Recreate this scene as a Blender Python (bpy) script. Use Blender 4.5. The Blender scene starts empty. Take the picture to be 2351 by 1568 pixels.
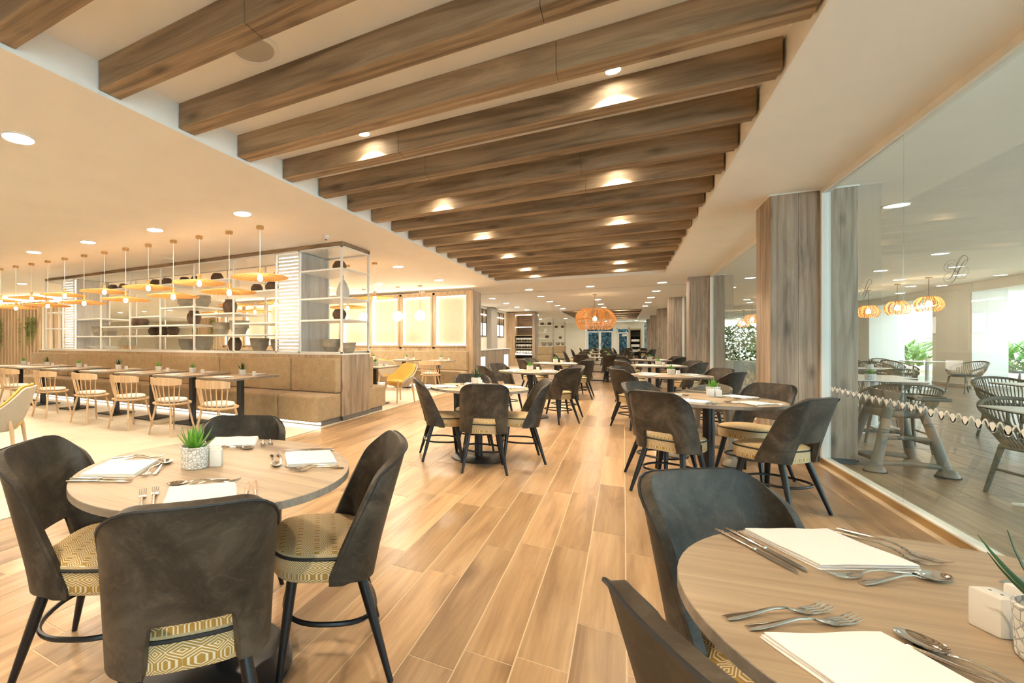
import bpy, bmesh, math, random
from mathutils import Vector, Matrix
PI = math.pi
random.seed(7)
S = bpy.context.scene
COL = S.collection

# ------------------------------------------------------------------ camera, sky, sun, exposure
cam_d = bpy.data.cameras.new('camera')
cam = bpy.data.objects.new('camera', cam_d); COL.objects.link(cam)
cam.location = (0, 0, 1.25)
cam.rotation_euler = (PI/2, 0, 0.52405)
cam_d.sensor_width = 36.0
cam_d.lens = 1072.0/2351*36
cam_d.shift_x = (1175.5-812.2)/2351
cam_d.shift_y = 1.7/2351
cam_d.clip_start = 0.05
cam_d.clip_end = 300
S.camera = cam

world = bpy.data.worlds.new('sky'); S.world = world
world.use_nodes = True
bg = world.node_tree.nodes['Background']
bg.inputs[0].default_value = (0.62, 0.86, 1.0, 1)
bg.inputs[1].default_value = 4.5
sun_d = bpy.data.lights.new('sun', 'SUN'); sun_d.energy = 9.0; sun_d.angle = 0.02
sun_d.color = (1, .96, .9)
sun = bpy.data.objects.new('sun', sun_d); COL.objects.link(sun)
sun.rotation_euler = (0, math.radians(-34), math.radians(12))     # shines towards +X, over the terrace roof
S.view_settings.view_transform = 'Standard'
S.view_settings.look = 'None'
S.view_settings.gamma = 1.0
S.view_settings.use_curve_mapping = False
S.view_settings.exposure = 0.60
S.cycles.max_bounces = 12; S.cycles.diffuse_bounces = 7; S.cycles.transparent_max_bounces = 16
LAMP = 135.0          # radiance of the downlight diffusers
WARM = (1.0, .82, .58)
SPOT_W = 14.0        # the recess spots
LED = 7.0

# ------------------------------------------------------------------ materials
def newmat(name):
    m = bpy.data.materials.new(name); m.use_nodes = True
    nt = m.node_tree
    return m, nt, nt.nodes['Principled BSDF']
def N(nt, t, **k):
    n = nt.nodes.new(t)
    for a, b in k.items(): setattr(n, a, b)
    return n
def rgb(c): return (c[0], c[1], c[2], 1)
def setin(n, **k):
    for a, b in k.items(): n.inputs[a.replace('_', ' ')].default_value = b
def math_n(nt, op, a, b=None, c=None):
    n = N(nt, 'ShaderNodeMath', operation=op)
    for i, x in enumerate((a, b, c)):
        if x is None: continue
        if isinstance(x, (int, float)): n.inputs[i].default_value = x
        else: nt.links.new(x, n.inputs[i])
    return n.outputs[0]
def ramp(nt, fac, stops):
    r = N(nt, 'ShaderNodeValToRGB')
    el = r.color_ramp.elements
    while len(el) < len(stops): el.new(.5)
    for e, (p, c) in zip(el, stops): e.position = p; e.color = rgb(c)
    nt.links.new(fac, r.inputs[0])
    return r.outputs[0]
def mixc(nt, fac, a, b, mode='MIX'):
    n = N(nt, 'ShaderNodeMix', data_type='RGBA', blend_type=mode)
    for sock, x in ((n.inputs['Factor'], fac), (n.inputs[6], a), (n.inputs[7], b)):
        if isinstance(x, (int, float)): sock.default_value = x
        elif isinstance(x, tuple): sock.default_value = rgb(x)
        else: nt.links.new(x, sock)
    return n.outputs[2]
def noise(nt, vec, scale, detail=4, rough=.55, dist=0):
    n = N(nt, 'ShaderNodeTexNoise'); setin(n, Scale=scale, Detail=detail, Roughness=rough, Distortion=dist)
    if vec is not None: nt.links.new(vec, n.inputs['Vector'])
    return n.outputs[0]
def bump(nt, b, h, strength=.2, dist=.01):
    n = N(nt, 'ShaderNodeBump'); setin(n, Strength=strength, Distance=dist)
    nt.links.new(h, n.inputs['Height']); nt.links.new(n.outputs[0], b.inputs['Normal'])
def coords(nt, scale=(1, 1, 1), spread=31.0, island=False):
    tc = N(nt, 'ShaderNodeTexCoord'); oi = N(nt, 'ShaderNodeObjectInfo')
    r = oi.outputs['Random']
    if island:
        g = N(nt, 'ShaderNodeNewGeometry')
        r = math_n(nt, 'FRACT', math_n(nt, 'ADD', r, g.outputs['Random Per Island']))
    c = N(nt, 'ShaderNodeCombineXYZ')
    for i in range(3): nt.links.new(math_n(nt, 'MULTIPLY', r, spread*(1+.37*i)), c.inputs[i])
    add = N(nt, 'ShaderNodeVectorMath', operation='ADD')
    nt.links.new(tc.outputs['Object'], add.inputs[0]); nt.links.new(c.outputs[0], add.inputs[1])
    mp = N(nt, 'ShaderNodeMapping'); mp.inputs['Scale'].default_value = scale
    nt.links.new(add.outputs[0], mp.inputs['Vector'])
    return mp.outputs[0], r
def plain(name, c, rough=.6, metal=0.0, spec=.5, mottled=0.0, nscale=8, bumpy=0.0):
    m, nt, b = newmat(name)
    setin(b, Base_Color=rgb(c), Roughness=rough, Metallic=metal, Specular_IOR_Level=spec)
    if mottled or bumpy:
        v, r = coords(nt)
        f = noise(nt, v, nscale, 5)
        if mottled:
            lo = tuple(x*(1-mottled) for x in c); hi = tuple(min(1, x*(1+mottled)) for x in c)
            nt.links.new(ramp(nt, f, [(.3, lo), (.7, hi)]), b.inputs['Base Color'])
        if bumpy: bump(nt, b, f, bumpy, .004)
    return m
def glow(name, c, s):
    m, nt, b = newmat(name)
    setin(b, Base_Color=rgb(c), Emission_Color=rgb(c), Emission_Strength=s)
    return m
def wood(name, dark, mid, light, ax=0, rough=.5, vary=.2, knots=True, island=False, fine=1.0, sc=1.0, wv=.22):
    m, nt, b = newmat(name)
    s = [5.0*sc]*3; s[ax] = .55*sc
    v, r = coords(nt, tuple(s), island=island)
    n1 = noise(nt, v, 1.5, 6, .6, 1.4)
    s2 = [90.0*fine]*3; s2[ax] = 2.2
    v2, _ = coords(nt, tuple(s2), island=island)
    n2 = noise(nt, v2, 1.0, 4, .6, .4)
    col = ramp(nt, n1, [(.28, dark), (.47, mid), (.72, light)])
    w = N(nt, 'ShaderNodeTexWave', wave_type='BANDS', bands_direction='Y' if ax == 0 else 'X')
    setin(w, Scale=.9, Distortion=9.0, Detail=3.0, Detail_Scale=.8)
    nt.links.new(v, w.inputs['Vector'])
    col = mixc(nt, wv, col, ramp(nt, w.outputs['Color'], [(.2, dark), (.6, light)]))
    col = mixc(nt, .4, col, ramp(nt, n2, [(.3, (.45, .42, .4)), (.65, (1, 1, 1))]), 'MULTIPLY')
    if knots:
        s3 = [4.6*sc]*3; s3[ax] = 1.7*sc
        v3, _ = coords(nt, tuple(s3), island=island)
        vo = N(nt, 'ShaderNodeTexVoronoi'); setin(vo, Scale=1.0, Randomness=1.0); nt.links.new(v3, vo.inputs['Vector'])
        kn = ramp(nt, math_n(nt, 'ADD', vo.outputs['Distance'], math_n(nt, 'MULTIPLY', n1, .12)), [(.10, (.28, .23, .19)), (.26, (1, 1, 1))])
        col = mixc(nt, .75, col, kn, 'MULTIPLY')
    h = N(nt, 'ShaderNodeHueSaturation')
    nt.links.new(math_n(nt, 'MULTIPLY_ADD', r, vary, 1-vary/2), h.inputs['Value'])
    nt.links.new(col, h.inputs['Color']); nt.links.new(h.outputs[0], b.inputs['Base Color'])
    setin(b, Roughness=rough)
    bump(nt, b, n2, .12, .002)
    return m

M = {}
M['plaster'] = plain('plaster', (.88, .865, .83), .8, mottled=.02, nscale=2)
M['wall'] = plain('wall paint', (.86, .81, .71), .75, mottled=.03, nscale=2)
M['white'] = plain('white lacquer', (.82, .81, .78), .35)
M['frame_white'] = plain('white metal', (.78, .77, .73), .4)
M['beam'] = wood('brown oak beam', (.085, .054, .028), (.235, .158, .088), (.42, .305, .19), 0, .6, .35)
M['floor'] = wood('honey oak plank', (.20, .108, .048), (.40, .25, .13), (.53, .36, .205), 1, .28, .42, True, True, .6, .55, .10)
M['terrace_floor'] = wood('terrace plank', (.18, .125, .08), (.30, .22, .145), (.40, .31, .215), 1, .3, .25, True, True, .6, .8)
M['column'] = wood('grey oak panel', (.16, .115, .08), (.36, .275, .20), (.50, .40, .305), 2, .55, .2)
M['oak'] = wood('pale oak panel', (.34, .23, .13), (.50, .36, .22), (.62, .47, .31), 2, .5, .12, False)
M['table'] = wood('oak table laminate', (.28, .195, .12), (.41, .305, .20), (.48, .37, .25), 0, .40, .06, True, False, .7, .8, .10)
M['edge'] = wood('grey oak edge', (.16, .13, .10), (.24, .20, .16), (.32, .27, .22), 0, .5, .1, False)
M['ash'] = wood('light ash wood', (.56, .36, .19), (.70, .48, .28), (.78, .57, .36), 2, .4, .06, False)
M['grout'] = plain('pale grout', (.56, .44, .30), .8)
M['black'] = plain('black stained wood', (.008, .008, .010), .33, 0.0, .4)
M['black_metal'] = plain('black metal', (.016, .016, .018), .38)
M['piping'] = plain('dark piping', (.018, .017, .017), .6)
M['steel'] = plain('polished steel', (.75, .73, .70), .12, 1.0)
M['brass'] = plain('brass', (.50, .33, .14), .35, .6)
M['ceramic'] = plain('white ceramic', (.80, .78, .74), .25)
M['napkin'] = plain('white linen', (.84, .82, .80), .9, bumpy=.3, nscale=60)
M['soil'] = plain('soil', (.05, .035, .02), .9, mottled=.4, nscale=60)
M['stone_pot'] = plain('grey stone pot', (.30, .26, .20), .8, mottled=.12, nscale=12, bumpy=.2)
M['brown_pot'] = plain('brown clay pot', (.11, .062, .036), .65, mottled=.35, nscale=9, bumpy=.2)
M['pale_pot'] = plain('pale pear ceramic', (.55, .52, .46), .5, mottled=.06)
M['dark_grey'] = plain('dark grey plinth', (.13, .125, .12), .5)
M['mid_grey'] = plain('grey wall panel', (.40, .37, .33), .6, mottled=.06)
M['plastic'] = plain('taupe plastic', (.20, .17, .125), .45)
M['plastic_dark'] = plain('dark rubber', (.03, .03, .03), .6)
M['pale_wood'] = wood('whitewashed oak', (.40, .37, .33), (.52, .49, .45), (.62, .60, .56), 2, .55, .05, False)
M['rope'] = plain('taupe rope', (.25, .195, .12), .8, mottled=.2, nscale=90)
M['rope_frame'] = plain('olive grey frame', (.16, .135, .095), .5, mottled=.1, nscale=20)
M['grey_cushion'] = plain('grey cushion', (.10, .10, .11), .9, mottled=.2, nscale=60)
M['rattan'] = plain('rattan', (.72, .35, .10), .6, mottled=.25, nscale=40)
M['cushion'] = plain('cream woven cushion', (.74, .70, .62), .9, mottled=.12, nscale=70, bumpy=.3)
M['yellow'] = plain('mustard yellow upholstery', (.80, .46, .09), .75, mottled=.05)
M['beige_shell'] = plain('beige shell fabric', (.52, .46, .37), .75, mottled=.06, nscale=60)
M['slat_white'] = plain('white rib', (.78, .77, .74), .45)
M['bottle'] = plain('wine glass', (.10, .08, .06), .15)
M['dark'] = plain('dark niche', (.02, .016, .012), .6)
M['rail_dark'] = plain('dark bronze frame', (.05, .035, .022), .4)
M['column_white'] = plain('white render column', (.80, .80, .78), .7, mottled=.02)
M['counter_top'] = plain('white stone counter', (.85, .84, .80), .25)
M['taupe'] = wood('taupe counter panel', (.24, .18, .13), (.33, .26, .19), (.40, .32, .25), 2, .5, .08, False)
M['lamp'] = glow('lamp diffuser', (1.0, .87, .68), LAMP)
M['lamp_hall'] = glow('hall lamp diffuser', (1.0, .90, .71), LAMP*1.75)
M['bulb'] = glow('bulb glow', (1.0, .76, .46), 60.0)
M['globe'] = glow('globe glow', (1.0, .84, .62), 9.0)
M['led'] = glow('led strip', (1.0, .90, .72), LED)
M['led_soft'] = glow('warm backlight', (1.0, .80, .54), .75)
M['led_white'] = glow('rib backlight', (1.0, .96, .90), 1.3)
M['led_cove'] = glow('cove light', (1.0, .84, .60), 14.0)
M['screen'] = glow('lit opening', (1.0, .95, .85), 1.6)
M['fabric'] = None

def tile_floor():
    m, nt, b = newmat('pale stone floor')
    v, r = coords(nt, (1, 1, 1), 0)
    f = noise(nt, v, 1.6, 8, .6, .8)
    nt.links.new(ramp(nt, f, [(.3, (.56, .48, .36)), (.5, (.68, .60, .47)), (.7, (.74, .66, .53))]), b.inputs['Base Color'])
    setin(b, Roughness=.33)
    return m
M['stone'] = tile_floor()
def weave(name, c1, c2, sc=160):
    m, nt, b = newmat(name)
    v, r = coords(nt)
    f = noise(nt, v, sc, 2); g = noise(nt, v, 9, 4)
    k = math_n(nt, 'ADD', math_n(nt, 'MULTIPLY', f, .7), math_n(nt, 'MULTIPLY', g, .3))
    nt.links.new(ramp(nt, k, [(.36, c1), (.62, c2)]), b.inputs['Base Color'])
    setin(b, Roughness=.9, Sheen_Weight=.2)
    bump(nt, b, f, .3, .003)
    return m
M['bench'] = weave('mustard beige bench fabric', (.29, .205, .115), (.46, .345, .205))
M['panel_fabric'] = weave('cream wall panel', (.55, .46, .34), (.64, .55, .42), 60)
def leather():
    m, nt, b = newmat('charcoal suede leather')
    v, r = coords(nt)
    a = noise(nt, v, 5, 6, .65, .6); s = noise(nt, v, 16, 8, .75, 2.2)
    col = ramp(nt, a, [(.3, (.017, .013, .010)), (.5, (.043, .034, .025)), (.68, (.095, .077, .057))])
    col = mixc(nt, .45, col, ramp(nt, s, [(.52, (0, 0, 0)), (.75, (.10, .08, .058))]), 'ADD')
    nt.links.new(col, b.inputs['Base Color'])
    setin(b, Roughness=.5, Specular_IOR_Level=.35)
    bump(nt, b, noise(nt, v, 180, 3), .12, .001)
    return m
M['leather'] = leather()
def ikat():
    m, nt, b = newmat('mustard lattice fabric')
    uv = N(nt, 'ShaderNodeUVMap')
    sp = N(nt, 'ShaderNodeSeparateXYZ'); nt.links.new(uv.outputs[0], sp.inputs[0])
    def tri(x, per): return math_n(nt, 'PINGPONG', math_n(nt, 'ADD', math_n(nt, 'MULTIPLY', x, 2/per), 40.0), 1.0)
    a = tri(sp.outputs[0], .056); c = tri(sp.outputs[1], .066)
    c2 = math_n(nt, 'MAXIMUM', math_n(nt, 'MULTIPLY', math_n(nt, 'SUBTRACT', c, .28), 1.55), 0.0)
    d = math_n(nt, 'ADD', a, c2)
    st = math_n(nt, 'FRACT', math_n(nt, 'MULTIPLY', d, 2.6))
    nt.links.new(ramp(nt, st, [(.56, (.40, .235, .045)), (.64, (.72, .65, .50))]), b.inputs['Base Color'])
    setin(b, Roughness=.85)
    return m
M['ikat'] = ikat()
def shade_mat():
    m, nt, b = newmat('woven rattan disc')
    v, r = coords(nt)
    f = noise(nt, v, 70, 3)
    col = ramp(nt, f, [(.35, (.50, .25, .07)), (.65, (.80, .50, .20))])
    nt.links.new(col, b.inputs['Base Color']); setin(b, Roughness=.7)
    tr = N(nt, 'ShaderNodeBsdfTranslucent'); nt.links.new(col, tr.inputs[0])
    mx = N(nt, 'ShaderNodeMixShader'); mx.inputs[0].default_value = .45
    nt.links.new(b.outputs[0], mx.inputs[1]); nt.links.new(tr.outputs[0], mx.inputs[2])
    nt.links.new(mx.outputs[0], nt.nodes['Material Output'].inputs[0])
    return m
M['disc'] = shade_mat()
def leaf_mat(name, c1, c2):
    m, nt, b = newmat(name)
    v, r = coords(nt, island=True)
    nt.links.new(mixc(nt, r, c1, c2), b.inputs['Base Color']); setin(b, Roughness=.45)
    tr = N(nt, 'ShaderNodeBsdfTranslucent'); tr.inputs[0].default_value = rgb(c2)
    mx = N(nt, 'ShaderNodeMixShader'); mx.inputs[0].default_value = .2
    nt.links.new(b.outputs[0], mx.inputs[1]); nt.links.new(tr.outputs[0], mx.inputs[2])
    nt.links.new(mx.outputs[0], nt.nodes['Material Output'].inputs[0])
    return m
M['leaf_bright'] = leaf_mat('bright succulent leaf', (.09, .30, .02), (.22, .50, .06))
M['leaf_dark'] = leaf_mat('dark agave leaf', (.012, .06, .015), (.035, .11, .03))
M['leaf_garden'] = leaf_mat('garden leaf', (.03, .13, .02), (.16, .34, .06))
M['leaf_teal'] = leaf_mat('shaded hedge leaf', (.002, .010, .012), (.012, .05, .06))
M['leaf_ivy'] = leaf_mat('ivy leaf', (.10, .14, .02), (.30, .32, .08))
def glass_mat(name, tint=(.93, .97, .95), ior=1.5):
    m, nt, b = newmat(name)
    nt.nodes.remove(b)
    fr = N(nt, 'ShaderNodeFresnel'); fr.inputs[0].default_value = ior
    t = N(nt, 'ShaderNodeBsdfTransparent'); t.inputs[0].default_value = rgb(tint)
    g = N(nt, 'ShaderNodeBsdfGlossy'); g.inputs['Roughness'].default_value = 0.0
    mx = N(nt, 'ShaderNodeMixShader')
    ge = N(nt, 'ShaderNodeNewGeometry')
    nt.links.new(math_n(nt, 'MULTIPLY', fr.outputs[0], math_n(nt, 'SUBTRACT', 1.0, ge.outputs['Backfacing'])), mx.inputs[0]); nt.links.new(t.outputs[0], mx.inputs[1]); nt.links.new(g.outputs[0], mx.inputs[2])
    nt.links.new(mx.outputs[0], nt.nodes['Material Output'].inputs[0])
    return m
M['glass'] = glass_mat('clear glass')
M['jar_glass'] = glass_mat('jar glass', (.9, .93, .92), 1.3)
M['frost'] = plain('frosted film', (.66, .69, .68), .7)
M['etch'] = plain('grey etched line', (.20, .20, .18), .6)
def pot_white():
    m, nt, b = newmat('white honeycomb pot')
    v, r = coords(nt, (1, 1, 1))
    vo = N(nt, 'ShaderNodeTexVoronoi', feature='DISTANCE_TO_EDGE'); setin(vo, Scale=75.0); nt.links.new(v, vo.inputs['Vector'])
    nt.links.new(ramp(nt, vo.outputs['Distance'], [(.02, (.34, .33, .31)), (.11, (.78, .77, .74))]), b.inputs['Base Color'])
    setin(b, Roughness=.6); bump(nt, b, vo.outputs['Distance'], .6, .004)
    return m
M['pot_white'] = pot_white()
def stone_wall():
    m, nt, b = newmat('white stone wall')
    v, r = coords(nt, (1, 1.3, 6), 0)
    f = noise(nt, v, 2.2, 5)
    nt.links.new(ramp(nt, f, [(.3, (.66, .66, .64)), (.7, (.82, .82, .80))]), b.inputs['Base Color'])
    bump(nt, b, f, .8, .08); setin(b, Roughness=.9)
    return m
M['white_stone'] = stone_wall()

# ------------------------------------------------------------------ mesh builder
class MB:
    def __init__(s): s.v = []; s.f = []; s.uv = {}
    def add(s, vs, fs):
        o = len(s.v); s.v += [tuple(p) for p in vs]; s.f += [tuple(i+o for i in f) for f in fs]; return o
    def box(s, x0, x1, y0, y1, z0, z1):
        s.add([(x0,y0,z0),(x1,y0,z0),(x1,y1,z0),(x0,y1,z0),(x0,y0,z1),(x1,y0,z1),(x1,y1,z1),(x0,y1,z1)],
              [(0,3,2,1),(4,5,6,7),(0,1,5,4),(1,2,6,5),(2,3,7,6),(3,0,4,7)]); return s
    def rbox(s, x0, x1, y0, y1, z0, z1, r=.01, seg=2):
        bm = bmesh.new(); bmesh.ops.create_cube(bm, size=1)
        for v in bm.verts: v.co = Vector(((x0+x1)/2+v.co.x*(x1-x0), (y0+y1)/2+v.co.y*(y1-y0), (z0+z1)/2+v.co.z*(z1-z0)))
        bmesh.ops.bevel(bm, geom=bm.edges[:], offset=r, segments=seg, affect='EDGES', profile=.6)
        bm.verts.index_update()
        s.add([v.co for v in bm.verts], [[v.index for v in f.verts] for f in bm.faces]); bm.free(); return s
    def tube(s, pts, r, n=8, closed=False, flat=1.0):
        pts = [Vector(p) for p in pts]; m = len(pts)
        rr = r if isinstance(r, (list, tuple)) else [r]*m
        up = None; o = len(s.v)
        for i, p in enumerate(pts):
            if closed: t = pts[(i+1) % m]-pts[i-1]
            else: t = pts[min(i+1, m-1)]-pts[max(i-1, 0)]
            t.normalize()
            if up is None: up = Vector((0, 0, 1)) if abs(t.z) < .9 else Vector((1, 0, 0))
            x = t.cross(up); x.normalize(); up = x.cross(t); up.normalize()
            for k in range(n):
                a = 2*PI*k/n
                s.v.append(tuple(p + x*(math.cos(a)*rr[i]) + up*(math.sin(a)*rr[i]*flat)))
        for i in range(m if closed else m-1):
            a, b = o+i*n, o+((i+1) % m)*n
            for k in range(n): s.f.append((a+k, a+(k+1) % n, b+(k+1) % n, b+k))
        if not closed:
            s.f.append(tuple(o+k for k in range(n))[::-1]); s.f.append(tuple(o+(m-1)*n+k for k in range(n)))
        return s
    def lathe(s, prof, n=24, cx=0, cy=0, cap=True, sx=1, sy=1):
        o = len(s.v)
        for r, z in prof:
            for k in range(n):
                a = 2*PI*k/n; s.v.append((cx+r*math.cos(a)*sx, cy+r*math.sin(a)*sy, z))
        for i in range(len(prof)-1):
            for k in range(n): s.f.append((o+i*n+k, o+i*n+(k+1) % n, o+(i+1)*n+(k+1) % n, o+(i+1)*n+k))
        if cap:
            s.f.append(tuple(o+k for k in range(n))[::-1]); s.f.append(tuple(o+(len(prof)-1)*n+k for k in range(n)))
        return s
    def loft(s, secs):
        o = len(s.v); n = len(secs[0])
        for q in secs: s.v += [tuple(p) for p in q]
        for i in range(len(secs)-1):
            for k in range(n): s.f.append((o+i*n+k, o+i*n+(k+1) % n, o+(i+1)*n+(k+1) % n, o+(i+1)*n+k))
        s.f.append(tuple(o+k for k in range(n))[::-1]); s.f.append(tuple(o+(len(secs)-1)*n+k for k in range(n)))
        return s
    def ell(s, secs, n=8):      # secs: (centre, half width along x, half thickness along z)
        return s.loft([[(c[0]+w*math.cos(2*PI*k/n), c[1], c[2]+t*math.sin(2*PI*k/n)) for k in range(n)] for c, w, t in secs])
    def prism(s, poly, z0, z1):
        n = len(poly)
        s.add([(x, y, z0) for x, y in poly]+[(x, y, z1) for x, y in poly],
              [tuple(range(n))[::-1], tuple(range(n, 2*n))]+[(k, (k+1) % n, n+(k+1) % n, n+k) for k in range(n)]); return s
    def xf(s, mat, start=0):
        for i in range(start, len(s.v)): s.v[i] = tuple(mat @ Vector(s.v[i]))
        return s
    def mesh(s, name, m, smooth=False, ang=.7):
        me = bpy.data.meshes.new(name); me.from_pydata(s.v, [], s.f)
        if m is not None: me.materials.append(M[m] if isinstance(m, str) else m)
        if s.uv:
            l = me.uv_layers.new(name='UVMap')
            for i, lp in enumerate(me.loops): l.data[i].uv = s.uv.get(lp.vertex_index, (0, 0))
        if smooth:
            me.polygons.foreach_set('use_smooth', [True]*len(me.polygons))
            me.set_sharp_from_angle(angle=ang)
        me.update(); return me
    def build(s, name, m, parent=None, smooth=False, ang=.7):
        o = bpy.data.objects.new(name, s.mesh(name, m, smooth, ang)); COL.objects.link(o)
        if parent: o.parent = parent
        return o
def tag(o, label=None, cat=None, group=None, kind=None):
    if label: o['label'] = label
    if cat: o['category'] = cat
    if group: o['group'] = group
    if kind: o['kind'] = kind
    return o
def thing(name, label, cat, loc=(0, 0, 0), rz=0, group=None):
    o = bpy.data.objects.new(name, None); COL.objects.link(o)
    o.empty_display_size = .1; o.location = loc; o.rotation_euler = (0, 0, rz)
    return tag(o, label, cat, group)
def struct(o): o['kind'] = 'structure'; return o
def dup(root, loc, rz=0, label=None, group=None):
    def cp(o, par):
        c = o.copy(); COL.objects.link(c); c.parent = par
        for ch in o.children: cp(ch, c)
        return c
    r = cp(root, None); r.location = loc; r.rotation_euler = (0, 0, rz)
    if label: r['label'] = label
    if group: r['group'] = group
    return r
used = set()
def place(proto, loc, rz, label, group=None):
    """first use moves the prototype itself, later uses copy it"""
    if proto.name not in used:
        used.add(proto.name); proto.location = loc; proto.rotation_euler = (0, 0, rz)
        return tag(proto, label, None, group)
    return dup(proto, loc, rz, label, group)
def face(dx, dy): return math.atan2(-dx, dy)      # rotation that turns local +Y to (dx, dy)
def shared(name, me, parent, loc=(0, 0, 0), rz=0):
    o = bpy.data.objects.new(name, me); COL.objects.link(o); o.parent = parent; o.location = loc; o.rotation_euler = (0, 0, rz); return o
TH = 0.52405
def project(x, y, z):
    r = x*math.cos(TH)+y*math.sin(TH); f = -x*math.sin(TH)+y*math.cos(TH)
    return (812+1072*r/f, 786-1072*(z-1.25)/f) if f > .05 else (-9e9, 0)

# ================================================================== STRUCTURE
CEIL = 2.85
# ---- floors
fl = struct(MB().box(-3.79, 1.84, -3.2, 43.2, -.06, -.0015).build('floor', 'grout'))
PW, PL = .19, 1.175
def plank_mesh(l, w=PW, name='plank', m='floor'):
    b = MB(); g = .0028; e = .0008
    x, y = w/2-g, l/2-g
    b.add([(-x,-y,-.02),(x,-y,-.02),(x,y,-.02),(-x,y,-.02),(-x,-y,-e),(x,-y,-e),(x,y,-e),(-x,y,-e),(-x+e,-y+e,0),(x-e,-y+e,0),(x-e,y-e,0),(-x+e,y-e,0)],
          [(0,1,5,4),(1,2,6,5),(2,3,7,6),(3,0,4,7),(4,5,9,8),(5,6,10,9),(6,7,11,10),(7,4,8,11),(8,9,10,11)])
    return b
pm = plank_mesh(PL).mesh('plank', 'floor')
cand = []; rest = []
rr = random.Random(3)
nx = int((1.74+3.79)/PW)
for i in range(nx+1):
    w = PW; x = -3.79+PW*(i+.5)
    if x+w/2 > 1.76: continue
    off = rr.choice([0, .33, .66, .5, .18])*PL+rr.uniform(-.1, .1)
    j = 0; y = -2.2-off
    while y < 43:
        yc = y+PL/2
        u, v = project(x, yc, 0); d = math.hypot(x, yc)
        vis = any(-20 < project(x+a, yc+b_, 0)[0] < 2370 and project(x+a, yc+b_, 0)[1] < 1600 for a in (-.09, .09) for b_ in (-.58, 0, .58))
        (cand if vis and yc > -.2 else rest).append((d, x, yc)); y += PL
cand.sort()
for d, x, y in cand[:295]: shared('plank', pm, fl, (x, y, 0))
b = MB()
pv, pf = plank_mesh(PL).v, plank_mesh(PL).f
for d, x, y in cand[295:]+rest: b.add([(p[0]+x, p[1]+y, p[2]) for p in pv], pf)
tag(b.build('plank_field', 'floor', fl), kind='stuff')
sf = struct(MB().box(-33, -3.8, -3.2, 25, -.06, -.001).build('floor_stone', 'stone'))
MB().box(-3.8, -3.785, -3.2, 14.2, -.05, .001).build('joint_strip', 'dark_grey', sf)
struct(MB().box(-33, -3.8, 25, 43.2, -.06, -.002).build('floor_far', 'stone'))
tf = struct(MB().box(1.84, 13, -2, 52, -.06, -.0015).build('floor_terrace', 'grout'))
b = MB()
for i in range(40):
    x = 1.96+PW*i; y = -2.5-rr.random()*PL
    while y < 36: b.add([(p[0]+x, p[1]+y+PL/2, p[2]) for p in pv], pf); y += PL
tag(b.build('plank', 'terrace_floor', tf), kind='stuff')

# ---- ceiling with the long recess, its beams, and the second recess
X0, X1, Y0, Y1 = -2.93, .83, -2.6, 12.93
b = MB()
b.box(-33, X0, -3.2, 43.5, CEIL, 3.3).box(X1, 9.0, -3.2, 43.5, CEIL, 3.3).box(X0, X1, Y1, 26.29, CEIL, 3.3).box(X0, X1, 38.06, 43.5, CEIL, 3.3)
b.box(X0, X1, -3.2, Y0, CEIL, 3.3).box(X0, X1, Y0, Y1, 3.06, 3.3).box(X0, X1, 26.29, 38.06, 3.06, 3.3)
ceil = struct(b.build('ceiling', 'plaster'))
bms = [MB().rbox(-1.866, q, 0, .152, 0, .186, .0025, 1).rbox(q+.0015, 1.866, .0004, .1524, 0, .186, .0025, 1).mesh('beam', 'beam') for q in (-.62, .15, .7, -.1)]
for k in range(-6, 18):
    shared('beam', bms[(k*5+k*k) % 4], ceil, (-1.052, 1.777+.6247*k, 2.874))
b2 = MB().box(-1.82, 1.82, 0, .2, 0, .19).mesh('beam', 'beam')
for k in range(19): shared('beam', b2, ceil, (-1.03, 26.4+.61*k, 2.87))
struct(MB().box(-8, 1.7, 15.68, 15.70, 2.846, 2.852).build('trim_1', 'mid_grey'))

# ---- columns clad in oak boards
def column(y):
    c = struct(MB().box(1.40, 2.04, y+.02, y+.60, 0, CEIL).build('column', 'dark'))
    for k in range(3):
        x = 1.383+.226*k
        MB().rbox(x, x+.2245, y, y+.022, .055, 2.835, .002, 1).build('panel', 'column', c)
    for k in range(3):
        yy = y+.0005+.207*k
        MB().rbox(1.381, 1.402, yy+.001, yy+.206, .055, 2.835, .002, 1).build('panel', 'column', c)
        MB().rbox(2.04, 2.06, yy+.001, yy+.206, .055, 2.835, .002, 1).build('panel', 'column', c)
    MB().box(1.395, 2.05, y+.012, y+.61, 0, .055).build('plinth', 'dark_grey', c)
    MB().box(1.37, 2.07, y-.012, y+.62, 2.835, CEIL).build('top_trim', 'frame_white', c)
    return c
CY = [6.66, 13.87, 19.9, 26.2, 32.7, 38.4]
for y in CY: column(y)

# ---- glass wall between the columns
def glazing(n, y0, y1, joints):
    f = struct(MB().box(1.775, 1.845, y0, y1, 0, .058).build('window_%d' % n, 'frame_white'))
    MB().box(1.775, 1.845, y0, y1, 2.795, CEIL).build('head_rail', 'frame_white', f)
    for y in (y0, y1-.045): MB().box(1.775, 1.845, y, y+.045, .058, 2.795).build('jamb', 'frame_white', f)
    MB().box(1.768, 1.776, y0, y1, .002, .05).build('rail_cover', 'brass', f)
    ys = [y0+.045]+joints+[y1-.045]
    for a, c in zip(ys, ys[1:]):
        MB().box(1.803, 1.811, a+.002, c-.002, .058, 2.795).build('pane', 'glass', f)
    return f
win = glazing(1, -2.6, 6.66, [.9, 2.95, 5.065])
for n in range(5): glazing(2+n, CY[n]+.62, CY[n+1], [CY[n]+.62+(CY[n+1]-CY[n]-.62)/3*k for k in (1, 2)])
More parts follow.
